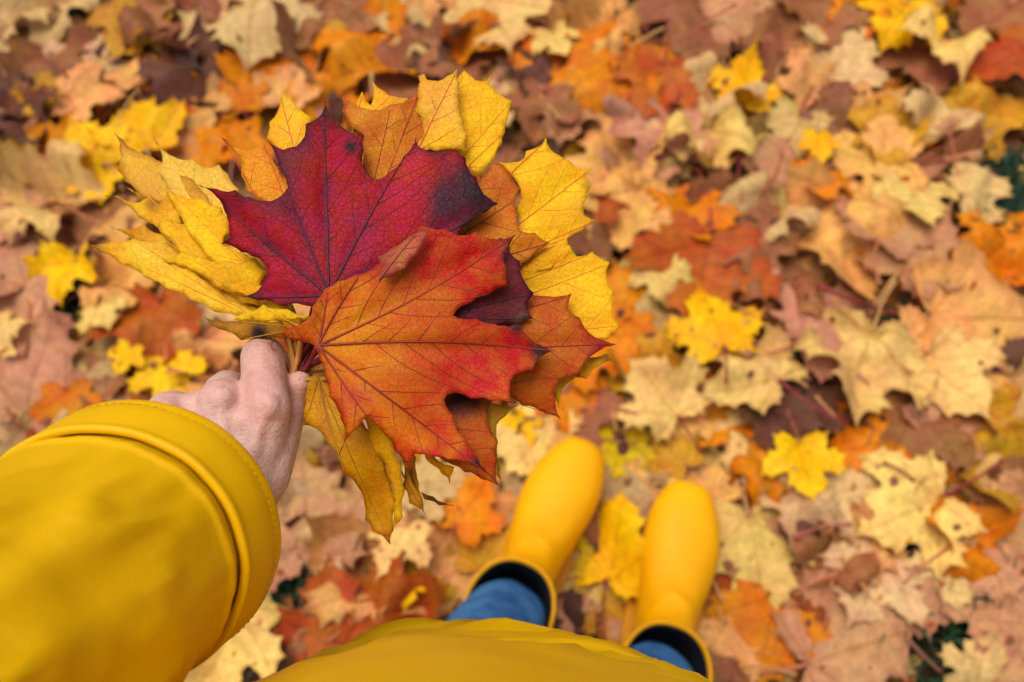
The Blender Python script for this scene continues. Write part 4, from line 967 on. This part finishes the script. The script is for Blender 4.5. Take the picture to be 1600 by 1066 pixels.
# ------------------------------------------------------------------ which leaves are in view, and what to call them
def crumbs():
    bpy.context.view_layer.update(); dg = bpy.context.evaluated_depsgraph_get()
    r = random.Random(4); vs, fs, cs = [], [], []
    for i in range(800):
        p = on_ground(r.uniform(-60, 1660), r.uniform(-60, 1120), 0)
        ok, loc, nrm, idx, ob, m = sc.ray_cast(dg, Vector((p.x, p.y, .16)), Vector((0, 0, -1)))
        if not ok or loc.z > .12 or ob.parent is None or ob.parent is person or not ob.parent.name.startswith('maple_leaf'): continue
        if nrm.z < 0: nrm = -nrm
        a = nrm.orthogonal().normalized(); b = nrm.cross(a); s_ = r.choice((.0025, .003, .004, .006, .009)); k = len(vs); n = r.choice((4, 5, 6))
        w0 = r.uniform(0, 6.28); el = r.uniform(.25, 1)
        for q in range(n):
            w = w0 + 6.283 * q / n; rad = s_ * r.uniform(.5, 1.2)
            vs.append(loc + nrm * (.0015 + r.uniform(0, .25) * s_) + a * rad * math.cos(w) + b * rad * el * math.sin(w))
        vs.append(loc + nrm * (.002 + .3 * s_)); fs += [(k + q, k + (q + 1) % n, k + n) for q in range(n)]
        c = np.array(COL[r.choice('NNNDTKRRBO')][0]) * r.uniform(.6, 1.0); cs += [c] * (n + 1)
    o = mesh_obj('leaf_crumbs', vs, fs, M_LITTER)
    set_attrs(o.data, np.random.default_rng(1).uniform(.2, .6, (len(vs), 2)), np.ones(len(vs)), np.array(cs))
    tag(o, 'brown crumbs and torn scraps scattered over the fallen leaves', 'leaf crumbs', kind='stuff')
crumbs()

def sort_out():
    bpy.context.view_layer.update()
    dg = bpy.context.evaluated_depsgraph_get()
    hits = {}
    for iy in range(0, 1066, 6):
        for ix in range(0, 1600, 6):
            d = (FW + ((ix - 800) / FPX) * RT - ((iy - 533) / FPX) * UP).normalized()
            ok, loc, nrm, idx, ob, mat = sc.ray_cast(dg, EYE, d)
            if ok and ob.parent is not None and ob.parent.name.startswith('maple_leaf'):
                h = hits.setdefault(ob.parent.name, [0, 0, 0]); h[0] += 1; h[1] += ix; h[2] += iy
    seen = []
    for root, b, t, key in GROUND:
        h = hits.get(root.name)
        if h is None or h[0] < 3:
            for o in (b, t, root): bpy.data.objects.remove(o)
            continue
        seen.append((h[0], h[1] / h[0], h[2] / h[0], root, b, key))
    seen.sort(key=lambda s: -s[0])
    print('GROUND LEAVES IN VIEW', len(seen))
    marks = [(905, 790, 150, 'by the left boot'), (1070, 880, 130, 'by the right boot'), (330, 600, 110, 'beside the hand'), (200, 640, 150, 'above the yellow cuff'), (420, 900, 110, 'right of the sleeve'), (560, 940, 110, 'above the coat hem'),
             (560, 780, 120, 'under the hanging leaves'), (960, 480, 110, 'right of the rusty tip'), (860, 640, 90, 'ahead of the left toe'), (130, 380, 110, 'left of the yellow fan'), (250, 200, 100, 'above the yellow fan'), (700, 60, 110, 'beyond the bunch top'), (900, 200, 110, 'right of topmost leaf')]
    cells = {}
    cols = ['far left', 'left', 'left of centre', 'right of centre', 'right', 'far right']
    rows = ['at top', 'in upper half', 'at mid height', 'in lower half', 'at bottom']
    for s in seen:
        n, x, y, root, b, key = s
        best = min(((math.hypot(x - mx, y - my) / mr, ph) for mx, my, mr, ph in marks))
        where = best[1] if best[0] < 1 else rows[min(4, int(y / 213.3))] + ' ' + cols[min(5, int(x / 266.7))]
        tip = root.matrix_world.to_3x3() @ Vector((0, 1, 0)); px0 = to_px(root.matrix_world @ Vector((0, 0, 0))); px1 = to_px(root.matrix_world @ Vector((0, 1, 0)))
        a = math.degrees(math.atan2(px1[0] - px0[0], px0[1] - px1[1])) % 360
        dirn = ['tip up', 'tip right', 'tip down', 'tip left'][int(((a + 45) % 360) // 90)]
        size = 'large' if n > 190 else 'small' if n < 45 else 'medium'
        if key == 'Y' and root is lean: where = 'leaning on the right boot'
        cells.setdefault((size, COL[key][1], dirn, where), []).append((x, y, root))
    for (size, cname, dirn, where), L in cells.items():
        L.sort(key=lambda q: q[0])
        for i, (x, y, root) in enumerate(L):
            rank = '' if len(L) == 1 else ', ' + ({0: 'leftmost', len(L) - 1: 'rightmost'}.get(i, ['', 'second', 'third', 'fourth'][min(3, i)] + ' from left'))
            tag(root, f'{size} {cname} maple leaf, {dirn}, {where}{rank}'.replace('such', '').strip(), 'leaf', 'maple leaves fallen on the ground')
sort_out()
